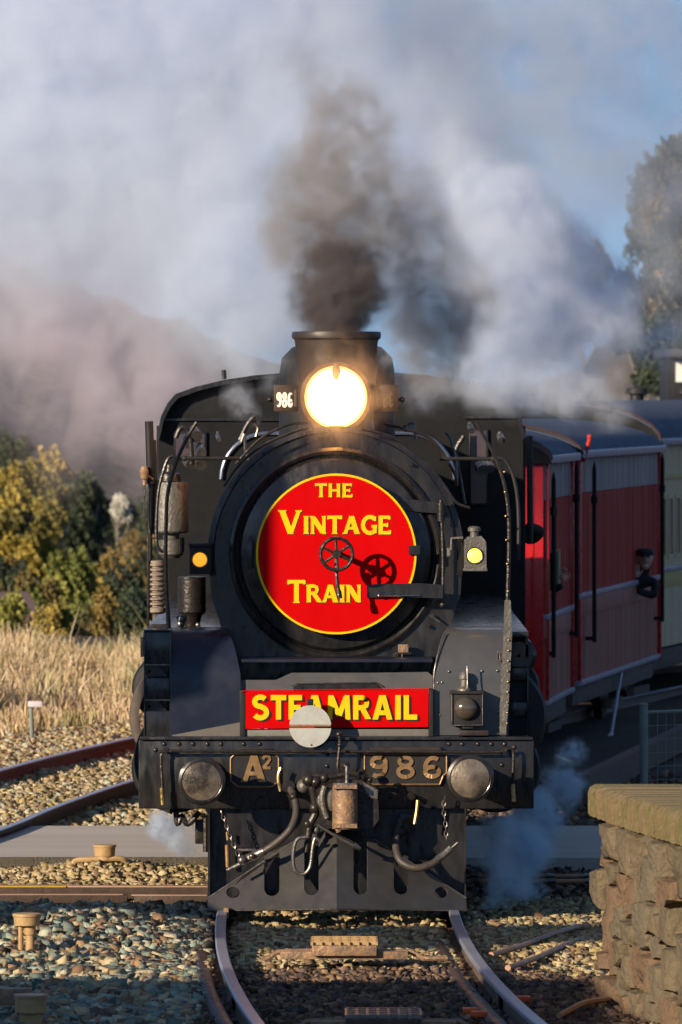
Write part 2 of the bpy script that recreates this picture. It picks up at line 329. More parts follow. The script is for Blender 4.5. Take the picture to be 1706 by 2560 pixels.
def text(mb, table, s, px0, px1, pytop, pybot, Y, dep, wd, first=None, gap=.07, lift=0):
    """lays the string between two photo columns; 'first' scales the first letter's height"""
    a = P(px0, pybot, Y); b = P(px1, pytop, Y); h = b.z - a.z; f = first or 1
    tot = sum(table[c][0] * (f if i == 0 else 1) for i, c in enumerate(s)) + gap * (len(s)-1)
    sx = (b.x - a.x) / (tot * h); x = a.x; k = 0
    for i, c in enumerate(s):
        hh = h * (f if i == 0 else 1); zz = a.z - (hh - h) * lift
        k = glyph(mb, table, c, x, zz, hh, wd * h * (1.12 if i == 0 and first else 1), Y, dep, sx, k)
        x += table[c][0] * hh * sx + gap * h * sx
# ================================================================== GROUND AND TRACKS
def xc(Y): return -.02 + (.0041*Y*Y if Y < 0 else ((Y-12)**2/220 if Y > 12 else 0))
def gh(x, y):
    """ground height, metres (rail tops are at 0)"""
    h = -.13 + .012*noise.noise((x*1.7, y*1.1, 0)) + .02*noise.noise((x*.5, y*.3, 3))
    if -20 < y < 25:
        h += .17*math.exp(-((x+1.75)/.75)**2 - ((y+1.4)/1.3)**2)
        h += .12*math.exp(-((x+1.75)/.55)**2 - ((y-5.0)/.6)**2)
        h += .07*math.exp(-((x-1.75)/.6)**2 - ((y+2.6)/1.2)**2)
    if y > 24: h += min(1, (y-24)/20)*(.10*noise.noise((x*.4, y*.15, 7)))
    if y > 60 and x < 10: h -= min(9, ((y-60)/22)**1.4) if x < 2 else 0
    if x > 14 and y > 60: h += min(16, (x-14)*.12)
    return h
def axis(fine, far, a, b, step):
    v = list(np.arange(a, b, step)); s = step
    x = a
    while x > -far: s *= 1.25; x -= s; v.insert(0, x)
    x = v[-1]; s = step
    while x < far: s *= 1.25; x += s; v.append(x)
    return v
gx, gy = axis(0, 3000, -7, 7, .18), axis(0, 3000, -13, 62, .35)
gv = [(x, y, gh(x, y)) for y in gy for x in gx]; nx = len(gx)
gf = [(j*nx+i, j*nx+i+1, (j+1)*nx+i+1, (j+1)*nx+i) for j in range(len(gy)-1) for i in range(nx-1)]
M['ground'] = mat('brown_ballast_and_earth', (.06, .045, .035), .95, 0, (.12, .095, .07), 5, .3, .7, 24, bd=.03, spec=.2)
tag(raw_mesh('ground', gv, gf, M['ground'], smooth=True), kind='structure')

# crushed stones, real pieces joined into one mass
def stones(name, regions, label=None):
    ico = bmesh.new(); bmesh.ops.create_cube(ico, size=1.5)
    bv = np.array([v.co[:] for v in ico.verts]); bf = np.array([[v.index for v in f.verts] for f in ico.faces]); ico.free()
    V = []; Fc = []; Cc = []; off = 0
    for (x0, x1, y0, y1, n, smin, smax, pal, fn) in regions:
        for _ in range(n):
            x = random.uniform(x0, x1); y = random.uniform(y0, y1)
            if fn and not fn(x, y): continue
            s = random.uniform(smin, smax)
            v = bv * (1 + rng.uniform(-.5, .4, (8, 1))) * np.array([1, random.uniform(.5, 1), random.uniform(.4, .8)]) * s + rng.uniform(-.25, .25, (8, 3)) * s
            a, b_ = random.uniform(0, 6.3), random.uniform(-1.1, 1.1); ca, sa, cb, sb_ = math.cos(a), math.sin(a), math.cos(b_), math.sin(b_)
            rot = np.array([[ca, -sa, 0], [sa, ca, 0], [0, 0, 1]]) @ np.array([[1, 0, 0], [0, cb, -sb_], [0, sb_, cb]])
            v = v @ rot.T + np.array([x, y, gh(x, y) + s*random.uniform(.1, .75)])
            V.append(v); Fc.append(bf + off); off += 8
            c = np.array(random.choice(pal)) * random.uniform(.65, 1.25); Cc.append(np.repeat(c[None], 8, 0))
    o = raw_mesh(name, np.concatenate(V), np.concatenate(Fc), M['stone'], cols=np.concatenate(Cc)); return tag(o, label, kind='stuff')
tan = [(.42, .31, .16), (.50, .38, .20), (.34, .24, .13), (.55, .45, .28), (.24, .15, .08), (.46, .36, .15)]
grn = [(.28, .34, .27), (.13, .17, .15), (.44, .45, .33), (.44, .33, .18), (.55, .47, .32), (.15, .11, .08), (.36, .22, .12), (.22, .26, .22), (.48, .38, .22)]
brn = [(.14, .085, .055), (.20, .125, .075), (.08, .055, .045), (.30, .19, .11), (.13, .09, .08)]
def offrail(x, y):
    c = xc(y); return all(abs(x - c - g) > .07 for g in (-.8, .8))
stones('ballast', [
  (-2.7, -.85, -9.8, 1.9, 12500, .014, .050, grn, offrail),
  (-.95, .95, -4.2, 1.0, 5000, .014, .040, tan, offrail),
  (-.9, 1.4, -9.8, -3.6, 7500, .014, .034, brn, offrail),
  (.85, 2.2, -4.9, 2.5, 7500, .012, .038, tan, offrail),
  (.85, 2.5, -9.8, -4.6, 7500, .014, .034, brn+tan[4:5], offrail),
  (-3.2, -.9, 2.6, 6.2, 6500, .014, .044, tan, None),
  (-6.5, -1.2, 10.6, 33, 30000, .020, .042, tan + grn[2:5], None),
  (.8, 4.5, 2.5, 20, 6000, .02, .04, brn, None)])

# rails
def rail_mesh(name, pts, parent, label=None):
    hw, w2, fw = .035, .009, .07
    prof = [(-fw, -.158), (fw, -.158), (fw, -.147), (w2+.004, -.130), (w2, -.12), (w2, -.045), (hw, -.034), (hw+.001, -.010), (hw-.006, -.002), (-hw+.006, -.002), (-hw-.001, -.010), (-hw, -.034), (-w2, -.045), (-w2, -.12), (-w2-.004, -.130), (-fw, -.147)]
    b = bmesh.new(); rows = []
    for i, p in enumerate(pts):
        p = Vector(p); d = (Vector(pts[min(i+1, len(pts)-1)]) - Vector(pts[max(0, i-1)])); n = Vector((d.y, -d.x, 0)).normalized()
        rows.append([b.verts.new(p + n*a + Vector((0, 0, z))) for a, z in prof])
    m = len(prof)
    for r0, r1 in zip(rows, rows[1:]):
        for k in range(m):
            f = b.faces.new((r0[k], r0[(k+1) % m], r1[(k+1) % m], r1[k])); f.material_index = 1 if k in (8, 9, 7, 10) else 0
    b.faces.new(rows[0][::-1]); b.faces.new(rows[-1])
    t = MB(); t.b.free(); t.b = b; return t.build(name, [M['rail'], M['railtop']], parent, 30, label)
tr = empty('railway_track', (0, -4, 0), label='curved main railway track running under the steam locomotive', cat='track')
for g in (-.8, .8): rail_mesh('rail', [(xc(y) + g, y, .0) for y in np.arange(-14, 48, .5)], tr)
sl_me = None
for i, y in enumerate(np.arange(-13.6, 3, .62)):
    b = MB(); b.box((-1.25, -.12, -.30), (1.25, .12, -.150 - (.0)), .012)
    if sl_me is None: o = b.build('sleeper', M['sleeper'], tr); sl_me = o.data; o.matrix_parent_inverse = Matrix.Translation((0, 4, 0)); o0 = o
    else: b.b.free(); o = o0.copy(); COL.objects.link(o)
    o.location = (xc(y), y, .022); o.rotation_euler.z = -.0082*y if y < 0 else 0
# rail fastenings and fishplates
for g in (-.8, .8):
    for sd_ in (-1, 1):
        for y in np.arange(-9.9, 1, .62):
            b = MB(); x = xc(y) + g + sd_*.075; b.box((x-.035, y-.04, -.145), (x+.035, y+.04, -.118), .006); 
            if g == -.8 and sd_ == -1 and abs(y+9.9) < .01: o1 = b.build('rail_clip', M['rail'], tr); cl_me = o1; base = Vector((x, y, 0))
            else: b.b.free(); o = cl_me.copy(); COL.objects.link(o); o.location = Vector((x, y, 0)) - base
for g in (-.8, .8):
    b = MB()
    for sd_ in (-1, 1): 
        x = xc(-6.6) + g + sd_*.018; b.box((x-.008, -6.95, -.115), (x+.008, -6.25, -.05), .004)
        for k in range(4): b.ball((x+sd_*.012, -6.85+.17*k, -.083), .016, 8)
    b.build('fishplate', M['rail'], tr)
tr2 = empty('railway_track', (-2.4, 15, 0), label='second track curving away at the far left over pale ballast', cat='track')
A = [P(-400, 2050, gz(2050)), P(0, 1932, gz(1932)), P(165, 1888, gz(1888)), P(330, 1850, gz(1850)), P(480, 1822, gz(1822)), P(640, 1795, gz(1795))]
B = [P(-330, 2190, gz(2190)), P(0, 2082, gz(2082)), P(150, 2020, gz(2020)), P(350, 1952, gz(1952)), P(560, 1900, gz(1900)), P(760, 1850, gz(1850))]
for q in (A, B): rail_mesh('rail', [Vector((p.x, p.y, .03)) for p in catmull(q, 8)], tr2)
o = o0.copy()
for i in range(16):
    y = 11 + i*1.0; x = -3.05 + (y-11)*.135; o = o0.copy(); COL.objects.link(o); o.parent = tr2; o.matrix_parent_inverse = Matrix.Translation((2.4, -15, 0)); o.location = (x, y, .035); o.rotation_euler.z = -.13
# level crossing road
b = MB(); b.box((-30, 6.15, -.4), (-.88, 10.4, -.035)); b.box((-.72, 6.15, -.4), (.68, 10.4, -.035)); b.box((.88, 6.15, -.4), (30, 10.4, -.035)); tag(b.build('road', M['road']), kind='structure')
M['verge'] = mat('crumbly_dark_verge', (.10, .08, .055), .95, 0, (.26, .20, .11), 26, .3, 1, 60, bd=.04)
b = MB(); n = 90
rows = []
for i in range(n+1):
    x = -8 + 7.1*i/n; j = .05*noise.noise((x*5, 0, 0)); rows.append([b.b.verts.new(p) for p in ((x, 6.16, -.03), (x, 6.0+j, -.028+.3*j), (x, 5.75+j, -.10), (x, 5.5+j, -.17))])
for a_, c_ in zip(rows, rows[1:]):
    for k in range(3): b._f((a_[k], a_[k+1], c_[k+1], c_[k]))
tag(b.build('road_verge', M['verge']), kind='structure')

# channel and rodding across the tracks
ch_ = empty('steel_channel', (-2, 2.5, -.05), label='dark steel channel with orange yellow painted top lying across at the left', cat='channel')
z0 = P(0, 2216, 2.6).z
b = MB(); b.box((-7, 2.58, z0-.09), (-.95, 2.72, z0-.006), .004); b.box((-7, 2.30, z0-.10), (-1.55, 2.42, z0-.045), .004); b.build('channel_beam', M['chan'], ch_)
b = MB(); b.box((-7, 2.57, z0-.006), (-2.0, 2.73, z0+.006), .002); b.build('painted_edge', M['chanyel'], ch_)
b = MB(); b.box((-1.99, 2.58, z0-.006), (-.97, 2.70, z0+.004), .002); b.box((-7, 2.32, z0-.045), (-1.58, 2.40, z0-.038), .002); b.box((-1.52, 2.32, z0-.05), (-.97, 2.40, z0-.043), .002); b.build('lit_edge', M['cable'], ch_)  # orange strips painted as the channel's sunlit edges
b = MB(); b.box((-1.5, 2.30, z0-.11), (-.95, 2.42, z0-.05), .004); b.build('channel_end', M['chan'], ch_)
rd = empty('point_rodding', (1.5, 2.9, -.04), label='pair of thin rusty rods crossing behind the pilot toward the platform', cat='rodding')
for y, zz in ((3.2, .005), (2.7, .0)):
    b = MB(); b.cyl((-.8, y, zz), (3.4, y+.12, zz+.01), .016, n=8); b.build('rod', M['cable'], rd)
    b = MB()
    for k in range(9): b.cyl((.95+.28*k, y+.03, zz+.01), (1.01+.28*k, y+.03, zz+.01), .021, n=8)
    b.build('rod_glint', M['steel'], rd)  # bright steel collars imitating dotted glints along the rods

# ochre cast pots on the ballast
def pot(px, ytop, ybase, wpx, Y, flange, lab, tall):
    d = wpx*(Y-CAMY)/F/2; c = P(px, ybase, Y); zt = P(px, ytop, Y).z; zb = c.z
    e = empty('track_pot', (c.x, Y, zb), label=lab, cat='track fitting', group='ochre track fittings on the left ballast')
    b = MB(); ch = .085 if not tall else .075; b.lathe((c.x, Y, 0), [(d*.82, zt-ch), (d*.9, zt-ch), (d*.97, zt-.02), (d*1.04, zt-.016), (d*1.04, zt-.002), (d*.98, zt+.002), (.001, zt+.004)], 'Z', 32); b.build('pot_lid', M['ochre'], e)
    b = MB()
    if tall: b.lathe((c.x+.02, Y, 0), [(d*.42, zt-ch+.002), (d*.42, zt-ch-.06), (d*.30, zt-ch-.065), (d*.34, zb-.06)], 'Z', 20); b.cyl((c.x-d*.45, Y, zt-ch), (c.x-d*.45, Y, zb-.06), .016, n=10)
    else: b.lathe((c.x, Y, 0), [(d*.8, zt-ch), (d*.8, zb)], 'Z', 24)
    b.build('pot_stem', M['ochre'], e)
    if flange: b = MB(); b.tube([(c.x-.24, Y-.02, zb-.03), (c.x-.2, Y-.02, zb), (c.x, Y-.04, zb+.008), (c.x+.12, Y-.02, zb+.01), (c.x+.16, Y, zb-.02)], .022, 8); b.build('pot_flange', M['ochre'], e)
    return e
pot(262, 2112, 2150, 56, 4.9, True, 'squat ochre iron pot on a stone mound beside the road', False)
pot(68, 2284, 2358, 70, -3.1, False, 'tall ochre mushroom shaped pot on a stem at the left edge', True)
e = empty('track_box', P(78, 2530, -8.4), label='rusty ochre box lowest in the shaded bottom left corner', cat='track fitting')
b = MB(); b.cyl(P(78, 2530, -8.4), P(78, 2492, -8.4), .092, n=24); b.box((P(50, 0, -8.4).x, -8.45, -.2), (P(105, 0, -8.4).x, -8.35, P(0, 2520, -8.4).z)); b.build('box_body', M['ochre'], e)
b = MB(); b.cyl(P(78, 2492, -8.4), P(78, 2486, -8.4), .101, n=24); b.build('box_lid', M['cable'], e)
b = MB(); b.box((P(0, 0, -7.6).x-.1, -7.66, P(0, 2512, -7.6).z), (P(80, 0, -7.6).x, -7.56, P(0, 2470, -7.6).z), .004, m=None); o = b.build('cable_cover', M['rust']); tag(o, 'flat rusty cover plate behind the ochre box', 'cover')

# boxes between the rails
def treadle(x0, x1, yt, yb, Y, lab):
    e = empty('track_magnet', P((x0+x1)/2, yb, Y), label=lab, cat='track fitting')
    a, c = P(x0, yb, Y), P(x1, yt+8, Y)
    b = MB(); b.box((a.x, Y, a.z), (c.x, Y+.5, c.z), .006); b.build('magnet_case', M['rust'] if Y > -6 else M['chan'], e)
    b = MB(); n = 7
    for k in range(n+1): x = a.x + (c.x-a.x)*k/n; b.box((x-.008, Y+.01, c.z), (x+.008, Y+.49, c.z+.022))
    for k in range(4): y = Y+.03+.14*k; b.box((a.x, y, c.z+.003), (c.x, y+.025, c.z+.026))
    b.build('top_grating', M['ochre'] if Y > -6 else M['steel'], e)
    b = MB(); zb = a.z - .005; b.tube([(a.x-.30, Y+.1, zb-.03), (a.x-.22, Y+.12, zb+.02), (a.x-.05, Y+.14, zb+.025), (c.x+.22, Y+.14, zb+.02), (c.x+.30, Y+.1, zb-.02), (c.x+.45, Y+.12, zb-.02)], .018, 8, smooth=False)
    b.box((a.x-.20, Y+.05, zb-.02), (c.x+.2, Y+.2, zb+.03), .004); b.build('tie_bar', M['rust'], e)
treadle(780, 942, 2356, 2390, -4.3, 'low ochre slotted box on a tie bar between the rails')
treadle(866, 1052, 2540, 2566, -9.6, 'dark grated box between the rails at the bottom edge')

# corrugated ducts beside the rails
def duct(off, lab, y0=-11, y1=-2.2, r=.042):
    pts = []; b = MB(); y = y0; k = 0; rings = []
    while y < y1:
        rr = r*(1.0 if k % 2 else .80); x = xc(y) + off
        rings.append([b.b.verts.new((x + rr*1.35*math.cos(t), y, -.115 + rr*math.sin(t))) for t in [math.pi*j/8 for j in range(9)]]); y += .05; k += 1
    for a_, c_ in zip(rings, rings[1:]):
        for j in range(8): b._f((a_[j], a_[j+1], c_[j+1], c_[j]))
    return tag(b.build('corrugated_duct', M['duct'], None, 20), lab, 'duct')
duct(-.93, 'ribbed black duct lying outside the left rail'); duct(.66, 'ribbed black duct lying inside the right rail')
# conduits on the right ballast
for pts, lab in ((((1228, 2368), (1300, 2350), (1370, 2325), (1440, 2300), (1470, 2297)), 'upper orange brown conduit on the sunlit right ballast'), (((1270, 2400), (1350, 2375), (1430, 2340), (1480, 2325), (1530, 2322)), 'lower pinkish conduit running to the platform wall')):
    b = MB()
    for dy in (0, .05): b.tube([(P(x, y, gz(y)).x, gz(y)+dy, -.05 + .01*math.sin(i)) for i, (x, y) in enumerate(pts)], .020 - .15*dy, 8, k=8)
    tag(b.build('conduit', M['cable']), lab, 'conduit')
b = MB(); a = P(1398, 2505, gz(2505)); c = P(1520, 2465, gz(2465)); b.tube([(a.x, a.y, -.08), ((a.x+c.x)/2, (a.y+c.y)/2, -.055), (c.x, c.y, -.08)], .018, 6); tag(b.build('orange_strap', M['cable']), 'orange frayed strap on the shaded stones before the wall', 'strap')
for x, y in ((1200, 2500), (1178, 2492), (1310, 2463)):
    q_ = P(x, y, gz(y)); b = MB(); b.box((q_.x-.05, q_.y-.03, -.1), (q_.x+.04, q_.y+.05, -.065), .008)
    tag(b.build('plastic_scrap', M['orange']), {1200: 'larger orange scrap beside the right duct', 1178: 'small orange scrap just left of the larger one', 1310: 'orange scrap on stones right of the rail'}[x], 'scrap')

# ------------------------------------------------------------------ platform end with brick coping
pw = empty('platform_wall', (1.7, -6, 0), label='tan rubble stone platform end with mossy brick coping at the right', cat='platform')
fx = lambda y: 1.60 + (-6.0 - y)*.105 + (.012*(-6-y)**2 if y < -6 else 0)
ZT = 1.17
b = MB(); b.box((0, 0, -.3), (.01, .01, .0)); b.b.free(); b = MB()
ys = [-6.0 - .5*k for k in range(14)]
for y0, y1 in zip(ys, ys[1:]):
    v = [b.b.verts.new(p) for p in ((fx(y0)+.06, y0, -.3), (fx(y1)+.06, y1, -.3), (fx(y1)+.06, y1, ZT-.20), (fx(y0)+.06, y0, ZT-.20))]; b._f(v)
v = [b.b.verts.new(p) for p in ((fx(-6)+.06, -6.02, -.3), (7, -6.02, -.3), (7, -6.02, ZT-.20), (fx(-6)+.06, -6.02, ZT-.20))]; b._f(v)
b.build('mortar_core', M['mortar'], pw)
def rubble(poly, m, base, nrm, up, along):
    b = MB(); n = len(poly); cx_ = sum(p[0] for p in poly)/n; cy_ = sum(p[1] for p in poly)/n
    def w_(a, z, h): p = base(a); return Vector((p[0], p[1], z)) + nrm*h
    R0 = [b.b.verts.new(w_(a, z, -.08)) for a, z in poly]
    R1 = [b.b.verts.new(w_(cx_+(a-cx_)*.92, cy_+(z-cy_)*.92, random.uniform(-.01, .015))) for a, z in poly]
    R2 = [b.b.verts.new(w_(cx_+(a-cx_)*.80+random.uniform(-.02, .02), cy_+(z-cy_)*.84, random.uniform(.015, .05))) for a, z in poly]
    c_ = b.b.verts.new(w_(cx_, cy_, random.uniform(.015, .055)))
    o_ = nrm*random.uniform(-.035, .045); [setattr(v_, 'co', v_.co + o_) for v_ in R1 + R2 + [c_]]
    for i in range(n):
        j = (i+1) % n; b._f((R0[i], R0[j], R1[j], R1[i])); b._f((R1[i], R1[j], R2[j], R2[i])); b._f((R2[i], R2[j], c_))
    return b.build('stone', m, pw, 50)
def column(a0, a1, base, nrm, m_):
    z = -.18 - random.uniform(0, .15)
    while z < ZT - .21:
        h = random.uniform(.12, .30); z1 = min(z + h, ZT - .20)
        if ZT - .20 - z1 < .09: z1 = ZT - .20
        w_ = abs(a1-a0); sg = 1 if a1 > a0 else -1; j = lambda s_=.03: random.uniform(-s_, s_)
        poly = [(a0+sg*.018+j(.012), z+.01+j()), ((a0+a1)/2+j(), z+.006+j()), (a1-sg*.018+j(.012), z+.01+j()), (a1-sg*.006+j(.02), (z+z1)/2+j()), (a1-sg*.018+j(.012), z1-.008+j(.02)), ((a0+a1)/2+j(), z1-.006+j(.02)), (a0+sg*.018+j(.012), z1-.008+j(.02)), (a0+sg*.006+j(.02), (z+z1)/2+j())]
        rubble(poly, m_(), base, nrm, 0, 0); z = z1
a = -6.0
while a > -12.2:
    wd_ = random.uniform(.22, .46); column(a, a-wd_, lambda t: (fx(t), t), Vector((-1, .1, 0)).normalized(), lambda: random.choice([M['wall'], M['wall'], M['wall2'], M['wall3'], M['wall2']])); a -= wd_
xq = 1.62
while xq < 3.4: wd_ = random.uniform(.2, .4); column(xq, xq+wd_, lambda t: (t, -5.99), Vector((0, 1, 0)), lambda: M['wall2']); xq += wd_
# coping bricks, ends proud toward the track
a = -5.86; k = 0
while a > -12.3:
    wd_ = .115 if k else .13; y0, y1 = a, a - wd_ + .011; ym = (y0+y1)/2
    x0 = fx(ym) - .075 + random.uniform(-.007, .007); dz = random.uniform(-.004, .004)
    b = MB(); 
    pts = [(x0+.012, ZT-.19), (x0, ZT-.175), (x0, ZT-.05), (x0+.012, ZT-.018), (x0+.045, ZT+dz), (x0+.62, ZT+dz), (x0+.62, ZT-.19)]
    A_ = [b.b.verts.new((x, y0, z_)) for x, z_ in pts]; B_ = [b.b.verts.new((x, y1, z_)) for x, z_ in pts]; n = len(pts)
    b._f(A_); b._f(B_[::-1])
    for i in range(n): b._f((A_[i], A_[(i+1) % n], B_[(i+1) % n], B_[i]))
    b.build('coping_brick', M['moss'] if random.random() < .4 else M['coping'], pw, 40); a -= wd_; k += 1
b = MB(); b.box((fx(-6)+.54, -13, ZT-.19), (9, -5.9, ZT-.01), .01); b.build('platform_surface', M['coping'], pw)

# ------------------------------------------------------------------ fence and edging at the right
fe = empty('wire_fence', P(1610, 2000, 3.0), label='grey green steel post with top rail and mesh beyond the platform end', cat='fence')
b = MB(); c = P(1610, 0, 3.0); zt = P(0, 1762, 3).z; b.cyl((c.x, 3, -.1), (c.x, 3, zt), .030, n=16); b.ball((c.x, 3, zt), .034, 12, (1, 1, .5)); b.build('post', M['fence'], fe)
b = MB(); zr = P(0, 1781, 3).z; b.cyl((c.x, 3, zr), (c.x+1.9, 4.6, zr), .012, n=8); b.build('top_rail', M['fence'], fe)
b = MB()
for k in range(26): x = c.x + .04 + k*.065; y = 3 + (x-c.x)*.84; b.cyl((x, y, -.1), (x, y, zr), .0028, n=5, cap=False)
for k in range(12): z_ = zr - .1*k; b.cyl((c.x, 3, z_), (c.x+1.7, 4.43, z_), .0028, n=5, cap=False)
o = b.build('wire_mesh', M['fence'], fe)
b = MB(); a0, a1 = P(1440, 1975, gz(1975)), P(1760, 1815, gz(1815)); v = (a1-a0); n_ = Vector((v.y, -v.x, 0)).normalized()*.12
vs = [a0, a1, a1+n_, a0+n_]; A_ = [b.b.verts.new((p.x, p.y, -.1)) for p in vs]; B_ = [b.b.verts.new((p.x, p.y, .14)) for p in vs]
b._f(A_[::-1]); b._f(B_); [b._f((A_[i], A_[(i+1) % 4], B_[(i+1) % 4], B_[i])) for i in range(4)]
tag(b.build('timber_edging', M['timber']), 'long brown timber edging rising past the fence post beside the carriages', 'edging')
# little marker on the left bank
mk = empty('marker_post', P(88, 1832, gz(1832)), label='small grey post with a bent white plate at the grass edge', cat='marker')
Y = gz(1832); b = MB(); b.cyl(P(80, 1845, Y), P(78, 1762, Y), .022, n=10); b.build('post', M['fence'], mk)
b = MB(); b.pbox(70, 1753, 106, 1768, Y-.05, .12, .01); b.build('plate', mat('pale_lilac_plate', (.6, .56, .58), .5, rvar=.05), mk)

# ------------------------------------------------------------------ off to the left: unseen blockers added to cast shade on track and engine
st = empty('shade_block', (-11, -25, 0), label='added unseen block shading the near track and ballast', cat='building')  # added block out of view, sized to shade the foreground
b = MB(); b.box((-13.5, -36, -.2), (-8.8, -16.5, 4.2)); b.build('wall', M['housewall'], st)
b = MB(); b.box((-14, -37, 4.2), (-8.5, -16.0, 4.45)); b.build('roof', M['houseroof'], st)
nb = empty('shade_panel', (-6.3, -5.6, 0), label='tall hoarding on posts added out of view to shade the engine front', cat='sunblocker')  # added panel, outlined to drop its shadow on the engine front
HB = [(-1.13, 1.30), (-.54, 1.30)]
t_ = 8.0; hd_ = Vector((math.sin(R(SUN_AZ)), math.cos(R(SUN_AZ)), 0)); rise = math.tan(R(SUN_EL))
def up(x, Y, z, t): return (x - hd_.x*t, Y - hd_.y*t, z + rise*t)
b = MB(); q = [up(-1.30, .5, 1.15, t_), up(-.56, .5, 1.34, t_), up(-.56, .5, 3.02, t_), up(-.70, .5, 3.35, t_), up(-1.30, .5, 3.30, t_)]
A_ = [b.b.verts.new(p) for p in q]; B_ = [b.b.verts.new((p[0]-.04, p[1]-.04, p[2])) for p in q]; b._f(A_); b._f(B_[::-1]); [b._f((A_[i], A_[(i+1) % 5], B_[(i+1) % 5], B_[i])) for i in range(5)]
b.build('board', M['housewall'], nb)
b = MB(); b.box((q[0][0]-.02, q[0][1]-.1, -.2), (q[0][0]+.06, q[0][1]-.04, q[4][2])); b.build('post', M['timber'], nb)

cb = empty('shade_case', (-5.2, -3, 0), label='trackside cabinet added out of view to shade the left ballast', cat='shadebox')  # added box, there only for its shade on the left ballast
b = MB(); b.box((-6.2, -3.95, -.2), (-4.3, -1.85, 1.5), .02); b.build('case', M['fence'], cb)
b = MB(); b.box((-6.23, -3.98, 1.5), (-4.27, -1.82, 1.54), .01); b.build('lid', M['fence'], cb)
sh = empty('shade_canopy', (-6.4, -9, 0), label='open shelter added out of view to shade the ground before the pilot', cat='shaderoof')  # added slab on posts that darkens the ground before the pilot
b = MB(); b.box((-7.8, -10.0, 3.03), (-5.0, -8.0, 3.09)); b.build('roof', M['houseroof'], sh)
for x, y in ((-7.7, -9.9), (-7.7, -8.1)): b = MB(); b.box((x-.04, y-.04, -.2), (x+.04, y+.04, 3.03)); b.build('post', M['timber'], sh)
# ================================================================== LOCOMOTIVE
loco = empty('steam_locomotive', (-.036, 0, 0), label='black steam locomotive facing the camera with lit headlight above red signs', cat='locomotive')
def part(mb, name, m, parent=None, label=None, ang=35): return mb.build(name, M[m] if isinstance(m, str) else m, parent or loco, ang, label)
CX = P(840, 1384, .75)                                   # boiler axis through the smokebox
cx, cz = -.036, 2.44
# --- frames, pony truck, wheels
b = MB(); [b.box((cx+s*.42-.02, .3, .55), (cx+s*.42+.02, 11, 1.15)) for s in (-1, 1)]; b.box((cx-.45, .5, .9), (cx+.45, 3, 1.35)); part(b, 'main_frame', 'blackm')
def wheel(y, r, name='driving_wheel', spokes=14):
    for s in (-1, 1):
        x = cx + s*.80
        b = MB(); b.lathe((x, y, r+.01), [(r*.86, -.06), (r, -.06), (r, .06), (r+.03, .065), (r+.03, .09), (r*.86, .09), (r*.86, -.06)], 'X', 36)
        t = part(b, name, 'grime')
        b = MB(); b.cyl((x-.07, y, r), (x+.07, y, r), r*.2, n=16)
        for k in range(spokes):
            a = 2*math.pi*k/spokes; b.cyl((x, y+math.cos(a)*r*.15, r+math.sin(a)*r*.15), (x, y+math.cos(a)*r*.88, r+math.sin(a)*r*.88), r*.035, n=6)
        b.build('wheel_centre', M['blackm'], t)
for y in (1.35, 3.3): wheel(y, .46, 'bogie_wheel', 10)
for y in (5.1, 7.0, 8.9): wheel(y, .91)
for s in (-1, 1):
    b = MB(); b.box((cx+s*1.02-.03, 5.0, .75), (cx+s*1.02+.03, 9.0, .87), .01); b.box((cx+s*1.12-.03, 2.2, .95), (cx+s*1.12+.03, 7.1, 1.05), .01)
    part(b, 'coupling_rod', 'steel')
# --- cylinders and valve chests outside the frames
for s in (-1, 1):
    b = MB(); c = (cx+s*1.12, .62, .94)
    b.lathe(c, [(.02, -.06), (.16, -.05), (.18, -.01), (.30, 0), (.315, .03), (.315, .96), (.30, 1.0), (.02, 1.02)], 'Y', 32)
    cyl_o = part(b, 'cylinder', 'blackm')
    b = MB()
    for k in range(12):
        a = 2*math.pi*k/12; b.cyl((c[0]+math.cos(a)*.25, .585, c[2]+math.sin(a)*.25), (c[0]+math.cos(a)*.25, .62, c[2]+math.sin(a)*.25), .018, n=6)
    b.build('cylinder_bolts', M['steel'], cyl_o)
    b = MB(); b.lathe((cx+s*1.21, .7, 1.50), [(.02, -.03), (.12, -.02), (.21, 0), (.225, .03), (.225, 1.1), (.02, 1.12)], 'Y', 28); part(b, 'valve_chest', 'blackm')
# big curved cladding edge seen at the left side of the steps
b = MB(); b.lathe((P(470, 1790, .4).x, .38, P(470, 1790, .4).z), [(.34, 0), (.40, .01), (.41, .04), (.41, .9)], 'Y', 40, R(95), R(265)); part(b, 'cylinder_cladding', 'sole', label='dusty brown curved cladding plate')
b = MB(); b.lathe((P(480, 1900, .3).x, .28, P(480, 1900, .3).z), [(.33, 0), (.40, .0), (.405, .03), (.405, .9)], 'Y', 40, R(100), R(250)); part(b, 'cylinder_cladding', 'blackm')
b = MB(); b.lathe((P(1240, 1790, .5).x, .5, P(1240, 1790, .5).z), [(.02, 0), (.34, 0), (.36, .04), (.36, .9)], 'Y', 40); part(b, 'cylinder_cladding', 'blackm')
# --- boiler
b = MB(); b.lathe((cx, 0, cz), [(.80, .80), (.80, 2.9)], 'Y', 64); part(b, 'smokebox', 'blackm')
b = MB(); b.lathe((cx, 0, cz), [(.78, 2.9), (.78, 7), (.80, 7.0), (.86, 8.2), (.88, 10.2)], 'Y', 64); bo = part(b, 'boiler', 'black')
for y, r in ((3.0, .79), (4.6, .79), (6.1, .79)):
    b = MB(); b.lathe((cx, y, cz), [(r-.02, 0), (r+.012, 0), (r+.012, .07), (r-.02, .07)], 'Y', 64); b.build('boiler_band', M['black'], bo)
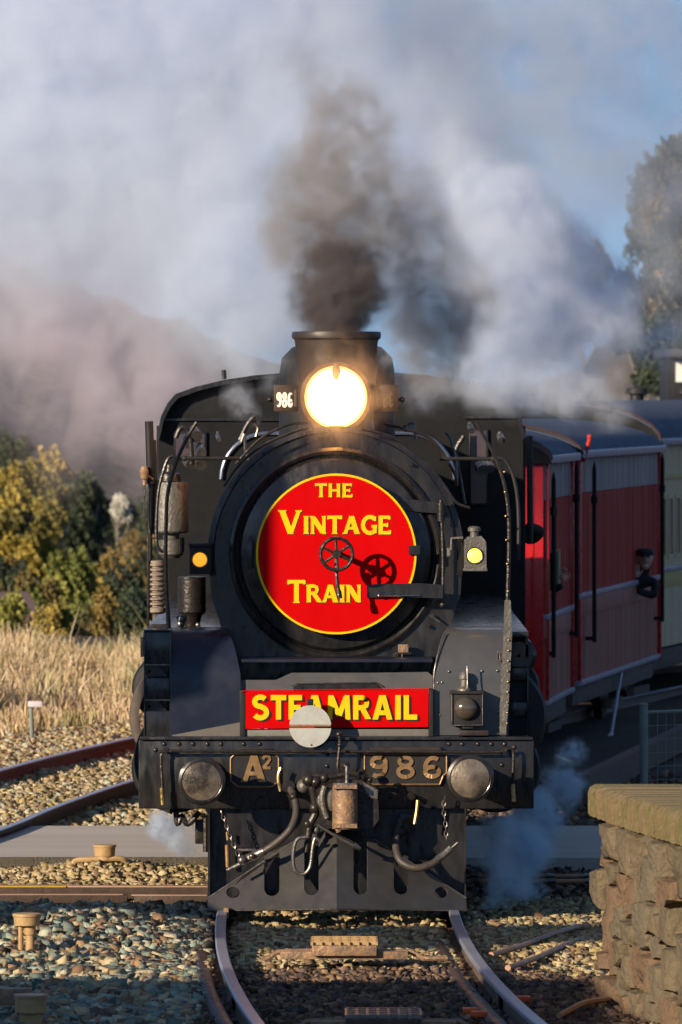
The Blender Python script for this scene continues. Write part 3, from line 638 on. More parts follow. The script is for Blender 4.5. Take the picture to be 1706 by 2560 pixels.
# square shouldered firebox behind the smokebox, rim highlight painted pale blue as skylight
rimm = mat('pale_blue_rim_highlight', (.09, .11, .17), .3, .3, rvar=.05)
arc = lambda cx_, cy_, r_, a0, a1: [(cx_ + r_*math.cos(R(a0+(a1-a0)*k/8)), cy_ - r_*math.sin(R(a0+(a1-a0)*k/8))) for k in range(9)]
sh = [(553, 1560)] + arc(668, 1198, 115, 180, 90) + arc(1022, 1198, 115, 90, 0) + [(1137, 1560)]
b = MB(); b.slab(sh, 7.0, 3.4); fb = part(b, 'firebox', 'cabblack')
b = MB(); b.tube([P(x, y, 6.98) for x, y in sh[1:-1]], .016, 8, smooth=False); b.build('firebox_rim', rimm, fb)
# --- smokebox front plate, flares into the cylinder covers
def circ(cx_, cy_, r, a0, a1, n): return [(cx_ + r*math.cos(R(a0+(a1-a0)*k/n)), cy_ - r*math.sin(R(a0+(a1-a0)*k/n))) for k in range(n+1)]
fl = [(1118, 1700), (1122, 1600), (1141, 1530)] ; fr = [(840*2-x, y) for x, y in fl]
out = [(1118, 1700), (1118, 1600), (1133, 1545), (1152, 1490)] + circ(840, 1384, 318, -8, 188, 60) + [(528, 1490), (547, 1545), (562, 1600), (562, 1700)]
b = MB(); b.slab(out, .78, .06); fp = part(b, 'smokebox_front_plate', 'black')
b = MB(); b.lathe((cx, .78, cz), [(L(318, .78), .06), (L(320, .78), -.015), (L(306, .78), -.022), (L(303, .78), .0)], 'Y', 72, R(-10), R(190)); b.build('plate_rim', M['black'], fp)
b = MB()
for a in (-38, -60, -90, -120, -142, 20, 160, 50, 130):
    p = P(840 + 292*math.cos(R(a)), 1384 - 292*math.sin(R(a)), .76); b.cyl(p, p + Vector((0, -.03, 0)), .014, n=8)
b.build('plate_bolts', M['grime'], fp)
# --- smokebox door
c = (cx, .78, cz); q = lambda n: L(n, .75)
b = MB(); b.lathe(c, [(q(268), .01), (q(266), -.03), (q(258), -.045), (q(250), -.03), (q(247), .0)], 'Y', 96); ring = part(b, 'door_ring', 'black')
b = MB(); b.lathe(c, [(q(246), .0), (q(240), -.035), (q(236), -.05), (q(212), -.07), (q(150), -.105), (q(80), -.13), (.01, -.14)], 'Y', 96); door = part(b, 'smokebox_door', 'black')
# hinge straps and hinge rod on the right
b = MB()
b.slab([(1000, 1246), (1060, 1252), (1108, 1258), (1108, 1284), (1050, 1280), (1005, 1275)], .70, .04)
b.slab([(918, 1461), (1050, 1458), (1108, 1462), (1108, 1496), (1000, 1492), (918, 1494)], .56, .03)
b.slab([(1022, 1364), (1050, 1364), (1050, 1386), (1022, 1386)], .56, .03)
b.pbox(618, 1352, 632, 1420, .69, .05, .004)
b.build('hinge_strap', M['black'], door)
b = MB(); b.cyl(P(945, 1490, .55), P(1050, 1489, .55), .006, n=8); b.ball(P(948, 1489, .545), .012); b.build('strap_edge', M['polish'], door)
b = MB(); b.tube([P(1105, 1305, .68), P(1108, 1400, .68), P(1107, 1505, .68)], .012, 8); b.cyl(P(1103, 1257, .67), P(1103, 1303, .67), .027, n=14); b.cyl(P(1103, 1250, .67), P(1103, 1258, .67), .014, n=10)
b.ball(P(1107, 1512, .67), .024); part(b, 'hinge_pin', 'grime')
# lock handwheel and handle
hw = P(842, 1385, .28)
b = MB(); r = L(40, .28)
b.tube([hw + Vector((math.cos(a)*r, 0, math.sin(a)*r)) for a in [2*math.pi*k/40 for k in range(41)]], .0135, 10, smooth=False)
b.cyl(hw + Vector((0, -.025, 0)), hw + Vector((0, .05, 0)), .03, n=16)
for k in range(6): 
    a = R(90 + 60*k + 4); b.cyl(hw, hw + Vector((math.cos(a)*r, 0, math.sin(a)*r)), .012, .010, n=8)
part(b, 'handwheel', 'grime')
b = MB(); b.cyl(hw, (hw.x, .66, hw.z), .02, n=12); part(b, 'wheel_spindle', 'grime')
b = MB(); b.tube([P(841, 1400, .36), P(843, 1450, .34), P(850, 1496, .33)], lambda t: .014 + .006*(t > .8), 10); part(b, 'locking_handle', 'grime')
# --- handrails and pipes around the smokebox
b = MB(); b.tube([P(x, y, .62) for x, y in ((560, 1215), (600, 1160), (660, 1112), (740, 1078), (772, 1070))], .010, 8); b.tube([P(x, y, .62) for x, y in ((905, 1072), (985, 1095), (1060, 1150), (1110, 1212), (1140, 1255), (1175, 1270))], .010, 8); part(b, 'handrail', 'grime')
b = MB(); b.tube([P(x, y, 1.2) for x, y in ((590, 1160), (650, 1098), (720, 1062), (770, 1058))], .010, 8); b.tube([P(x, y, 1.2) for x, y in ((960, 1060), (1010, 1072), (1080, 1100), (1135, 1180), (1142, 1215))], .011, 8); part(b, 'steam_pipe', 'grime')
for x0, x1, y in ((462, 600, 1146), (1100, 1235, 1147)):
    b = MB(); b.cyl(P(x0, y, 1.0), P(x1, y, 1.0), .014, n=8); b.ball(P(x0 if x0 < 800 else x1, y, 1.0), .022); part(b, 'handrail', 'blackm')
for pts in (((603, 1105), (612, 1085), (614, 1125), (622, 1150)), ((636, 1058), (645, 1070), (640, 1092)), ((1115, 1080), (1128, 1100), (1140, 1150), (1143, 1212)), ((1020, 1060), (1035, 1062), (1040, 1098))):
    b = MB(); b.tube([P(x, y, 2.0) for x, y in pts], .011, 6); part(b, 'oil_pipe', 'steel')
b = MB(); b.cyl(P(1025, 1062, 1.9), P(1025, 1080, 1.9), .045, n=14); b.cyl(P(1000, 1068, 1.9), P(1030, 1068, 1.9), .014, n=8); part(b, 'lubricator', 'steel')
# --- chimney and domes
ch = P(841.5, 840, 1.9)
def qq(n): return L(n, 1.9)
b = MB(); zt = ch.z
b.lathe((ch.x, ch.y, 0), [(qq(92), zt-.62), (qq(95), zt-.45), (qq(103), zt-.06), (qq(105), zt-.03), (qq(111), zt-.015), (qq(112), zt+.01), (qq(110), zt+.03), (qq(103), zt+.032), (qq(97), zt-.02), (qq(86), zt-.5)], 'Z', 56); 
b.lathe((ch.x, ch.y, 0), [(qq(92), zt-.6), (qq(98), zt-.72), (qq(125), zt-.80), (qq(150), zt-.95)], 'Z', 56)
part(b, 'chimney', 'chim')
b = MB(); dm = P(843, 930, 5.0); b.lathe((dm.x, 5.0, 0), [(.46, 2.95), (.44, 3.3), (.44, 3.72), (.42, 3.84), (.34, 3.92), (.2, 3.96), (.01, 3.97)], 'Z', 44); part(b, 'steam_dome', 'blackm')
# --- headlight
hl = P(840, 993, .95); r0 = L(78, .95)
b = MB(); b.lathe(hl, [(r0*.6, .42), (r0*1.02, .38), (r0*1.1, .30), (r0*1.11, .0), (r0*1.14, -.01), (r0*1.14, -.04), (r0*1.0, -.045), (r0*.99, -.01), (r0*.99, .05)], 'Y', 56); hd = part(b, 'headlight', mat('headlight_casing_brown_black', (.04, .022, .012), .4, .1, rvar=.1))
b = MB(); b.lathe(hl, [(.001, -.012), (r0*.5, -.008), (r0*.90, .002)], 'Y', 48); b.build('lens', M['lamp'], hd, label='glowing white headlight glass')
b = MB(); b.lathe(hl, [(r0*.90, .002), (r0*.985, .008)], 'Y', 48); b.build('reflector_rim', M['lampring'], hd)
b = MB(); b.tube([P(841, 908, .90), P(841, 922, .89), P(841, 935, .90), P(841, 950, .90)], lambda t: .016 + .014*math.sin(t*3.1), 8); b.cyl(P(830, 930, .9), P(851, 930, .9), .022, n=10); b.build('lens_clip', M['chan'], hd)
b = MB(); b.tube([P(775, 1070, .9), P(775, 1102, .9), P(780, 1105, .9), P(900, 1105, .9), P(905, 1102, .9), P(905, 1070, .9)], .009, 8, smooth=False)
b.tube([P(791, 1075, .95), P(791, 1110, .95)], .008, 6, smooth=False); b.box((hl.x-.18, .95, 3.19), (hl.x+.18, 1.5, 3.26), .01); b.build('headlight_bracket', M['chim'], hd)
# --- number boards beside the headlight
for x0, x1, lab in ((685, 746, 'black number board reading 986 in white'), (934, 996, 'darker number board in drifting smoke')):
    b = MB(); b.pbox(x0, 962, x1, 1029, 1.0, .14, .006); nb = part(b, 'number_board', M['chim'], label=lab)
    b = MB(); s = -1 if x0 < 800 else 1; xe = x0 if s < 0 else x1
    b.cyl(P(xe, 999, 1.05), P(xe + s*14, 999, 1.05), .012, n=8); b.ball(P(xe + s*10, 999, 1.05), .02, 8); b.build('board_bolt', M['grime'], nb)
    b = MB(); b.pbox(x1-11 if s < 0 else x0+3, 975, x1-3 if s < 0 else x0+11, 1018, .985, .03, .003); b.build('board_latch', M['chan'], nb)
    b = MB(); text(b, SANS, '986', (692 if s < 0 else 944), (732 if s < 0 else 984), 980, 1019, .995, .006, .15, gap=.10); b.build('lettering', M['white'] if s < 0 else mat('dark_brown_numeral_paint', (.06, .045, .03), .6), nb)  # numerals are white on the left board, dark brown on the right
# --- cab
Yc = 10.4
roofl = [(398, 1068), (404, 1040), (420, 1008), (440, 985), (490, 967), (560, 950), (640, 938), (740, 930), (853, 928)]
rl = roofl + [(1706-x, y) for x, y in roofl[::-1][1:]]
b = MB(); cabout = [(395, 1660)] + rl + [(1311, 1660)]
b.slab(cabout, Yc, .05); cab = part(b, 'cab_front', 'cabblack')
b = MB(); prof = [(P(x, y, Yc).x, P(x, y, Yc).z) for x, y in [(392, 1090)] + rl + [(1314, 1090)]]
outer = prof; inner = [(x*.985, z-.03) for x, z in prof][::-1]
n = len(prof)
for i in range(n-1): 
    (x0, z0), (x1, z1) = prof[i], prof[i+1]
    v = [b.b.verts.new(p) for p in ((x0, Yc-.12, z0), (x1, Yc-.12, z1), (x1, Yc+2.4, z1), (x0, Yc+2.4, z0), (x0*.985, Yc-.12, z0-.035), (x1*.985, Yc-.12, z1-.035), (x1*.985, Yc+2.4, z1-.035), (x0*.985, Yc+2.4, z0-.035))]
    for f in ((0,1,2,3),(4,7,6,5),(0,4,5,1),(3,2,6,7)): b._f([v[j] for j in f])
part(b, 'cab_roof', 'black')
b = MB()
for s in (-1, 1): b.box((s*1.52 - .02 + 0, Yc+.05, 1.3), (s*1.52 + .02, Yc+2.2, 3.3))
part(b, 'cab_side', 'blackm')
for x0, y0, x1, y1 in ((440, 1085, 512, 1142), (1178, 1078, 1216, 1258)):
    b = MB(); b.pbox(x0-5, y0-5, x1+5, y1+5, Yc-.03, .028, .006); fr = b.build('cab_window', M['black'], loco)
    b = MB(); b.pbox(x0, y0, x1, y1, Yc-.034, .006); b.build('pane', mat('smoky_window_reflection', (.10, .07, .075), .08, .0, (.04, .04, .05), 5, .3, rvar=.02), fr)
b = MB(); b.pbox(404, 1046, 700, 1052, Yc-.03, .03); b.pbox(1160, 1040, 1292, 1046, Yc-.03, .03); b.cyl(P(561, 948, Yc+.5), P(560, 925, Yc+.5), .02, n=8); part(b, 'cab_beading', 'black')
b = MB()
for k in range(14): p = P(1120 + 13*k, 951 + 2.1*k + .05*k*k, Yc-.1); b.cyl(p, p + Vector((0, 0, .035)), .016, n=6)
part(b, 'roof_rivets', 'blackm')
# pipework, valves and fittings on the cab front
b = MB()
for (x, y, r_, dx) in ((484, 1080, .05, 8), (466, 1100, .035, 5), (545, 1088, .02, 3), (500, 1120, .04, 5), (470, 1150, .05, 10), (495, 1150, .05, 8), (1200, 1165, .05, 8), (1222, 1160, .035, 5), (1250, 1090, .03, 5), (1175, 1065, .025, 4)):
    b.cyl(P(x, y, 8.4), P(x+dx, y+12, 8.3), r_, n=12); b.ball(P(x, y-6, 8.4), r_*.7, 10)
part(b, 'steam_valves', 'steel')
b = MB(); b.tube([P(x, y, 8.3) for x, y in ((440, 1095), (452, 1070), (470, 1075), (478, 1110), (480, 1160))], .02, 8); b.tube([P(x, y, 8.3) for x, y in ((1160, 1090), (1140, 1130), (1150, 1200), (1160, 1260))], .02, 8); b.tube([P(x, y, 8.5) for x, y in ((600, 1100), (620, 1060), (640, 1040), (650, 1060))], .018, 8); part(b, 'injector_pipe', 'grime')
# --- running plate and edges
for s in (-1, 1):
    x0 = cx + s*.78; x1 = cx + s*1.35
    b = MB(); b.box((x0, .55, 1.86), (x1, 10.4, 1.90), .006); b.box((x1 - .02, .6, 1.72), (x1, 10.4, 1.86)); part(b, 'running_plate', 'black')
b = MB(); b.box((P(362, 0, 0).x, .0, 1.165), (P(1323, 0, 0).x, .7, 1.190), .006); part(b, 'front_deck', 'black')
# --- step boxes at the left, stepped side at the right
def steps(x0, x1, ys, Y, dep, name, inset):
    b = MB()
    for i, (ya, yb) in enumerate(ys): b.pbox(x0+2, ya+1, x1-3, yb, Y, dep, .006)
    b.pbox(x1-4, ys[0][0], x1, 1848, Y-.015, dep+.1, .003); b.pbox(x0, ys[0][0], x0+3, 1848, Y-.012, .1, .003); b.pbox(x0, ys[0][0]-5, x1, ys[0][0], Y-.02, dep+.1, .003)
    b.pbox(x0+6, ys[0][0], x1-6, 1846, Y+inset, .02)
    o = part(b, name, 'black')
    return o
st = steps(360, 428, ((1579, 1663), (1694, 1751), (1777, 1846)), .12, .2, 'step_plates', .22)
for ya in (1663, 1751):
    b = MB(); b.slab([(364, ya+1), (396, ya+1), (424, ya+30), (424, ya+26), (364, ya+26)], .2, .01); b.build('step_gusset', M['black'], st)
    b = MB(); b.ball(P(374, ya+16, .19), .012, 8); b.build('step_bolt', M['grime'], st)
    b = MB(); b.pbox(362, ya-2, 425, ya+1, .10, .20, .002); b.build('step_tread', M['steel'], st)
st = steps(1268, 1322, ((1668, 1700), (1755, 1790)), .45, .3, 'step_plates', .32)
b = MB(); b.lathe(P(1297, 1640, .6), [(.01, 0), (.10, .0), (.13, .03), (.13, .9)], 'Y', 24); part(b, 'lubricator_casing', 'black')
# --- cylinder covers either side of the smokebox saddle
def cover(xo, xi_fn, ytop, ybot, Y0, name, m, side):
    zt, zb = P(0, ytop, Y0+.3).z, P(0, ybot, Y0).z; b = MB(); prof = [(Y0, zb), (Y0, zt-.36)] + [(Y0 + .36 - .36*math.cos(R(a)), zt-.36 + .36*math.sin(R(a))) for a in range(10, 91, 10)] + [(Y0+.8, zt+.002)]
    rows = []
    for y, z in prof:
        py = 990 + (CAMZ - z) * F / (y - CAMY); xi = P(xi_fn(py), 0, y).x; xq = P(xo, 0, y).x
        rows.append([b.b.verts.new((xq + (xi-xq)*t, y, z)) for t in (0, .5, 1)] + [b.b.verts.new((xi, y + .28, z))])
    for a_, c_ in zip(rows, rows[1:]):
        for k in range(3): b._f((a_[k], a_[k+1], c_[k+1], c_[k]))
    return part(b, name, m, ang=60)
xl = lambda y: 565 + 37*min(1, max(0, (y-1577)/110))**.55
xr = lambda y: 1122 - 38*min(1, max(0, (y-1573)/110))**.55
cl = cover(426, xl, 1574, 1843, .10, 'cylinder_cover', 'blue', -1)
cr = cover(1272, xr, 1571, 1838, .10, 'cylinder_cover', mat('sunlit_grey_black_cover_paint', (.05, .052, .058), .38, 0, (.085, .082, .08), 5, .3, .08, 8, coat=.3), 1)  # lighter grey than the left cover, painted as if sunlit
b = MB()
for x, y in ((1123, 1679), (1205, 1678), (1244, 1677), (1095, 1707), (1106, 1706), (1100, 1788), (1245, 1780), (1250, 1820)): b.ball(P(x, y, .10), .010, 8, (1, .5, 1))
b.build('cover_rivets', M['steel'], cr)
b = MB(); b.pbox(1243, 1627, 1246, 1652, .06, .04); b.pbox(1246, 1629, 1257, 1632, .06, .04); b.pbox(1246, 1648, 1257, 1651, .06, .04); b.cyl(P(1250, 1632, .08), P(1250, 1648, .08), .011, n=8); b.build('cover_latch', M['steel'], cr)
b = MB(); b.tube([P(xr(y)+1, y, .10 if y > 1690 else .10 + .36*(1-math.cos(math.asin(min(1, (1690-y)/125))))) for y in range(1834, 1570, -12)], .006, 6); b.build('cover_edge', M['steel'], cr)
# --- centre apron between covers and the shelf behind the red board
b = MB(); 
b.slab([(604, 1700), (690, 1700), (730, 1682), (930, 1682), (1070, 1680), (1082, 1690), (1082, 1800), (604, 1800)], .14, .03)
ap = part(b, 'saddle_apron', mat('scuffed_grey_apron_paint', (.06, .06, .062), .42, 0, (.11, .105, .10), 6, .3, .1, 20))
b = MB(); b.slab([(733, 1722), (742, 1712), (940, 1709), (955, 1722), (955, 1726), (733, 1726)], .125, .02); b.build('apron_hatch', M['black'], ap)
b = MB(); b.tube([P(728, 1716, .12), P(742, 1709, .12), P(940, 1706, .12), P(955, 1716, .12)], .005, 6, smooth=False); b.build('hatch_rail', M['steel'], ap)
b = MB(); b.box((P(604, 0, .15).x, .15, 1.70), (P(1082, 0, .15).x, .78, 1.72)); part(b, 'saddle_shelf', 'blue')
b = MB(); b.pbox(600, 1726, 613, 1842, .05, .12, .004); b.pbox(1073, 1722, 1084, 1840, .05, .12, .004); part(b, 'apron_post', 'blackm')
b = MB(); b.pbox(613, 1823, 1072, 1840, .07, .02, .002); part(b, 'apron_ledge', mat('pale_scuffed_ledge', (.22, .20, .175), .55, 0, (.12, .11, .10), 14, .3))
b = MB(); b.slab([(430, 1848), (430, 1838), (600, 1806), (600, 1848)], .085, .01); part(b, 'sunlit_wedge', mat('sunlit_wedge_tone', (.11, .10, .09), .5, 0, (.16, .14, .12), 12, .3))  # pale wedge painted for the sunlight at the left cover's foot
# small lamp iron with box on the smokebox front
b = MB(); b.pbox(996, 1611, 1022, 1631, .66, .06, .004); li = part(b, 'junction_box', 'rust', label='small orange brown box on the smokebox front')
b = MB(); b.pbox(988, 1631, 1030, 1636, .63, .12, .003); b.pbox(984, 1636, 1008, 1648, .65, .08, .004); b.cyl(P(990, 1641, .62), P(990, 1641, .70), .018, n=8); b.tube([P(1006, 1636, .64), P(1005, 1660, .62), P(999, 1682, .60)], .009, 6); b.build('box_bracket', M['grime'], li)
b = MB(); b.ball(P(946, 1652, .74), .02, 10); b.ball(P(1081, 1541, .74), .018, 10); b.cyl(P(1075, 1538, .7), P(1100, 1555, .72), .008, n=6); part(b, 'plate_studs', 'steel')
# --- buffer beam
b = MB(); b.box((P(347, 0, 0).x, 0, P(0, 2022, 0).z), (P(1335, 0, 0).x, .06, P(0, 1850, 0).z), .012); beam = part(b, 'buffer_beam', 'black')
b = MB(); b.pbox(350, 1843, 1333, 1850, -.03, .12, .004); b.build('beam_top_angle', M['black'], beam)
b = MB()
for x in (411, 448, 483, 519, 553, 610, 650, 1123, 1156, 1195, 1229, 1262): b.ball(P(x, 1860, -.002), .016, 10, (1, .7, 1))
for x, y in ((389, 1875), (1286, 1868), (1270, 1872), (653, 1991), (978, 1992), (1255, 1912), (1252, 1880), (1025, 1987), (820, 1885), (818, 1915), (905, 1890), (865, 1925), (832, 1990)): b.ball(P(x, y, -.002), .016, 10, (1, .7, 1))
b.build('beam_rivets', M['grime'], beam)
b = MB(); b.tube([P(x, y, -.08) for x, y in ((406, 2008), (406, 1960), (403, 1900), (406, 1884), (420, 1878), (600, 1878), (860, 1879), (1100, 1880), (1240, 1880), (1274, 1872), (1284, 1882), (1283, 1940), (1284, 2000))], .0105, 8, k=8)
for x in (415, 826, 1262): b.cyl(P(x, 1876, -.09), P(x, 1876, .0), .018, n=10)
part(b, 'front_grab_rail', 'grime')
b = MB(); b.tube([P(405, 1970, -.085), P(406, 1990, -.085), P(408, 2012, -.085)], .016, 10); b.tube([P(1282, 1960, -.085), P(1283, 1980, -.085), P(1285, 2004, -.085)], .016, 10); part(b, 'rail_grip', 'brass')
b = MB(); b.pbox(592, 1871, 680, 1874, -.06, .05, .002); b.slab([(922, 1878), (926, 1868), (1100, 1867), (1104, 1878)], -.05, .04); b.pbox(1148, 1826, 1222-0, 1839, -.04, .14, .004); part(b, 'plate_bracket', 'chim')
# buffers
for bx, by in ((505, 1953), (1176, 1946)):
    p = P(bx, by, -.48); b = MB(); r = L(60, -.48)
    b.lathe(p, [(.0005, -.025), (r*.55, -.018), (r*.80, -.008), (r*.82, .0)], 'Y', 48); 
    bm2 = MB(); bm2.lathe(p, [(r*.82, .0), (r*.86, -.003), (r*.97, .006), (r, .018), (r*.99, .05), (r*.5, .075), (r*.42, .11), (r*.42, .2)], 'Y', 48); bf = part(bm2, 'buffer', 'black')
    b.build('buffer_face', M['bface'], bf)
    b = MB(); b.lathe(p, [(r*.56, .18), (r*.62, .20), (r*.66, .40), (r*.85, .44), (r*.85, .475)], 'Y', 32); b.build('buffer_housing', M['blackm'], bf)
# class plate and number plate
def plate(pts, Y, name, lab):
    b = MB(); b.slab(pts, Y, .015); o = part(b, name, 'blackm', label=lab)
    b = MB(); q = [P(x, y, Y-.004) for x, y in pts]; 
    for i in range(len(q)): b.cyl(q[i], q[(i+1) % len(q)], .0065, n=6)
    b.build('plate_border', M['bronze'], o); return o
a2 = plate([(587, 1886), (688, 1886), (697, 1895), (697, 1953), (680, 1967), (595, 1967), (577, 1952), (577, 1896)], -.02, 'class_plate', 'bronze class plate reading A2')
b = MB(); k = glyph(b, SERIF, 'A', P(603, 1955, -.03).x, P(0, 1955, -.03).z, L(66, 0), L(15, 0), -.03, .01, 1.0); glyph(b, SERIF, '2', P(655, 1922, -.03).x, P(0, 1922, -.03).z, L(33, 0), L(8, 0), -.03, .01, 1.2); b.build('lettering', M['bronze'], a2)
np_ = plate([(912, 1886), (1117, 1886), (1117, 1932), (1108, 1940), (1100, 1961), (925, 1961), (916, 1940), (912, 1932)], -.02, 'number_plate', 'bronze number plate reading 986')
b = MB(); text(b, SANS, '986', 920, 1108, 1889, 1946, -.03, .01, .19, gap=.14); b.build('lettering', M['bronze'], np_)
# --- coupler and drawgear
kx = P(863, 2015, -.45); b = MB()
b.cyl((kx.x, -.42, P(0, 2072, -.45).z), (kx.x, -.42, P(0, 1966, -.45).z), .088, n=28); part(b, 'coupler_knuckle', 'rust', label='rusty tan cylindrical coupler knuckle')
b = MB(); b.slab([(790, 1975), (835, 1955), (905, 1955), (946, 1975), (946, 1998), (948, 2050), (930, 2072), (800, 2070), (800, 2040)], -.34, .30); b.slab([(840, 1948), (905, 1950), (945, 1975), (944, 2000), (930, 1996), (900, 1978), (850, 1970)], -.40, .09); part(b, 'coupler_head', 'grime')
b = MB(); b.slab([(833, 1962), (893, 1962), (893, 1972), (833, 1972)], -.53, .1); b.slab([(833, 2060), (893, 2060), (893, 2070), (833, 2070)], -.52, .1); b.cyl(P(845, 2070, -.47), P(848, 2080, -.47), .02, n=10); part(b, 'coupler_lug', 'rust')
b = MB(); b.lathe(P(822, 2000, -.30), [(.05, -.06), (.075, -.05), (.085, 0), (.085, .08)], 'Y', 20, close=True); b.tube([P(x, y, -.37) for x, y in ((812, 1965), (806, 1990), (809, 2020), (818, 2045))], .02, 8); b.ball(P(760, 1965, -.2), .05, 12); b.ball(P(790, 2075, -.25), .03, 10); part(b, 'drawgear_casting', 'canvas')
b = MB(); b.slab([(908, 1955), (945, 1975), (944, 1998), (928, 1994), (912, 1972)], -.405, .02); b.pbox(835, 1958, 893, 1966, -.50, .10, .004); b.cyl(P(868, 1915, -.42), P(868, 1960, -.42), .014, n=10); part(b, 'coupler_pin', 'steel')
b = MB(); b.tube([P(x, y, -.3) for x, y in ((765, 1946), (790, 1940), (830, 1943), (870, 1935), (905, 1938), (920, 1945))], .018, 8)
for x, y, r_ in ((772, 1950, .045), (790, 1955, .04), (812, 1945, .035), (906, 1944, .035), (905, 1930, .025), (865, 1915, .03), (925, 1950, .02)): b.ball(P(x, y, -.3), r_, 10)
part(b, 'uncoupling_gear', 'grime')
b = MB(); b.tube([P(x, y, -.15) for x, y in ((848, 1835), (850, 1860), (847, 1890), (846, 1925), (866, 1938))], .011, 8); b.ball(P(848, 1836, -.14), .024, 10); b.ball(P(850, 1862, -.15), .018, 8); part(b, 'uncoupling_lever', 'grime')
b = MB(); b.tube([P(x, y, -.28) for x, y in ((780, 1960), (786, 1990), (790, 2030), (776, 2060), (772, 2090), (766, 2130))], lambda t: .032 - .01*t, 10); b.ball(P(788, 2020, -.28), .045, 10); b.ball(P(770, 2060, -.28), .035, 10); b.tube([P(x, y, -.28) for x, y in ((830, 1975), (812, 2000), (808, 2030), (815, 2060))], .028, 8); part(b, 'screw_coupling', 'grime')
b = MB(); b.tube([P(x, y, -.36) for x, y in ((768, 2092), (742, 2100), (733, 2140), (738, 2176), (757, 2186), (775, 2168), (782, 2120), (788, 2096), (797, 2100))], .0135, 10, k=8); part(b, 'coupling_hook', 'steel')
b = MB(); b.tube([P(x, y, -.36) for x, y in ((793, 2062), (840, 2090), (888, 2116))], .010, 8); b.cyl(P(884, 2112, -.37), P(902, 2122, -.37), .028, .012, n=12); part(b, 'coupling_handle', 'steel')
# brake hoses
b = MB(); b.tube([P(x, y, Y) for x, y, Y in ((722, 1966, -.1), (735, 1990, -.18), (741, 2030, -.25), (728, 2070, -.3), (700, 2100, -.3), (665, 2125, -.28), (636, 2139, -.26))], .026, 12, k=8); hs = part(b, 'brake_hose', 'hose', label='brown black hose curving down to the left')
b = MB(); b.tube([P(662, 2127, -.28), P(640, 2137, -.26), P(615, 2148, -.25)], .031, 12); b.ball(P(630, 2140, -.30), .022, 10); b.tube([P(625, 2145, -.27), P(600, 2160, -.27), P(567, 2176, -.27)], .014, 8); b.pbox(594, 2122, 640, 2128, -.26, .03, .003); b.ball(P(606, 2150, -.28), .035, 10); b.build('hose_coupling', M['steel'], hs)
b = MB(); b.tube([P(x, y, -.1) for x, y in ((703, 1920), (697, 1935), (697, 1955), (702, 1978))], .013, 8); b.build('hose_tap', M['brass'], hs)
b = MB(); b.cyl(P(718, 1968, -.02), P(722, 1966, -.14), .045, n=12); b.ball(P(734, 1992, -.20), .03, 10); b.build('hose_stop_cock', M['grime'], hs)
b = MB(); b.tube([P(x, y, Y) for x, y, Y in ((1000, 2050, -.05), (990, 2100, -.16), (1000, 2150, -.26), (1040, 2170, -.3), (1080, 2160, -.28), (1100, 2145, -.26))], .027, 12, k=8); hs = part(b, 'brake_hose', 'hose', label='black hose curving down to the right')
b = MB(); b.tube([P(1094, 2148, -.27), P(1112, 2135, -.26), P(1128, 2120, -.26)], .026, 10); b.tube([P(1126, 2122, -.26), P(1145, 2106, -.26)], .010, 8); b.build('hose_coupling', M['steel'], hs)
b = MB(); b.tube([P(x, y, -.12) for x, y in ((1045, 2000, ), (1042, 2030), (1037, 2060))], .014, 8); b.build('hose_tap', M['brass'], hs)
b = MB(); b.cyl(P(1025, 1988, -.02), P(1030, 1992, -.1), .022, n=10); b.ball(P(1000, 2080, -.1), .04, 10); b.pbox(1000, 2035, 1030, 2060, -.06, .06, .006); b.build('hose_stop_cock', M['grime'], hs)
# safety chains
for pts in (((553, 2028), (565, 2060), (577, 2095), (592, 2128), (600, 2148)), ((1113, 1992), (1109, 2020), (1114, 2060), (1117, 2105))):
    c = catmull([P(x, y, -.10) for x, y in pts], 12); b = MB(); acc = 0; k = 0; q = [c[0]]
    for p in c[1:]:
        if (p - q[-1]).length > .030: q.append(p)
    for i in range(len(q)-1):
        d = (q[i+1]-q[i]).normalized(); s_ = Vector((d.z, 0, -d.x)) if i % 2 else Vector((0, 1, 0)); m_ = (q[i]+q[i+1])/2
        b.tube([m_ + d*.022*math.cos(t) + s_*.012*math.sin(t) for t in [2*math.pi*j/10 for j in range(11)]], .0045, 5, smooth=False)
    part(b, 'safety_chain', 'steel')
# --- pilot
b = MB(); b.slab([(520, 2022), (1166, 2022), (1166, 2246), (520, 2250)], .10, .02); pil = part(b, 'pilot_backplate', 'black')
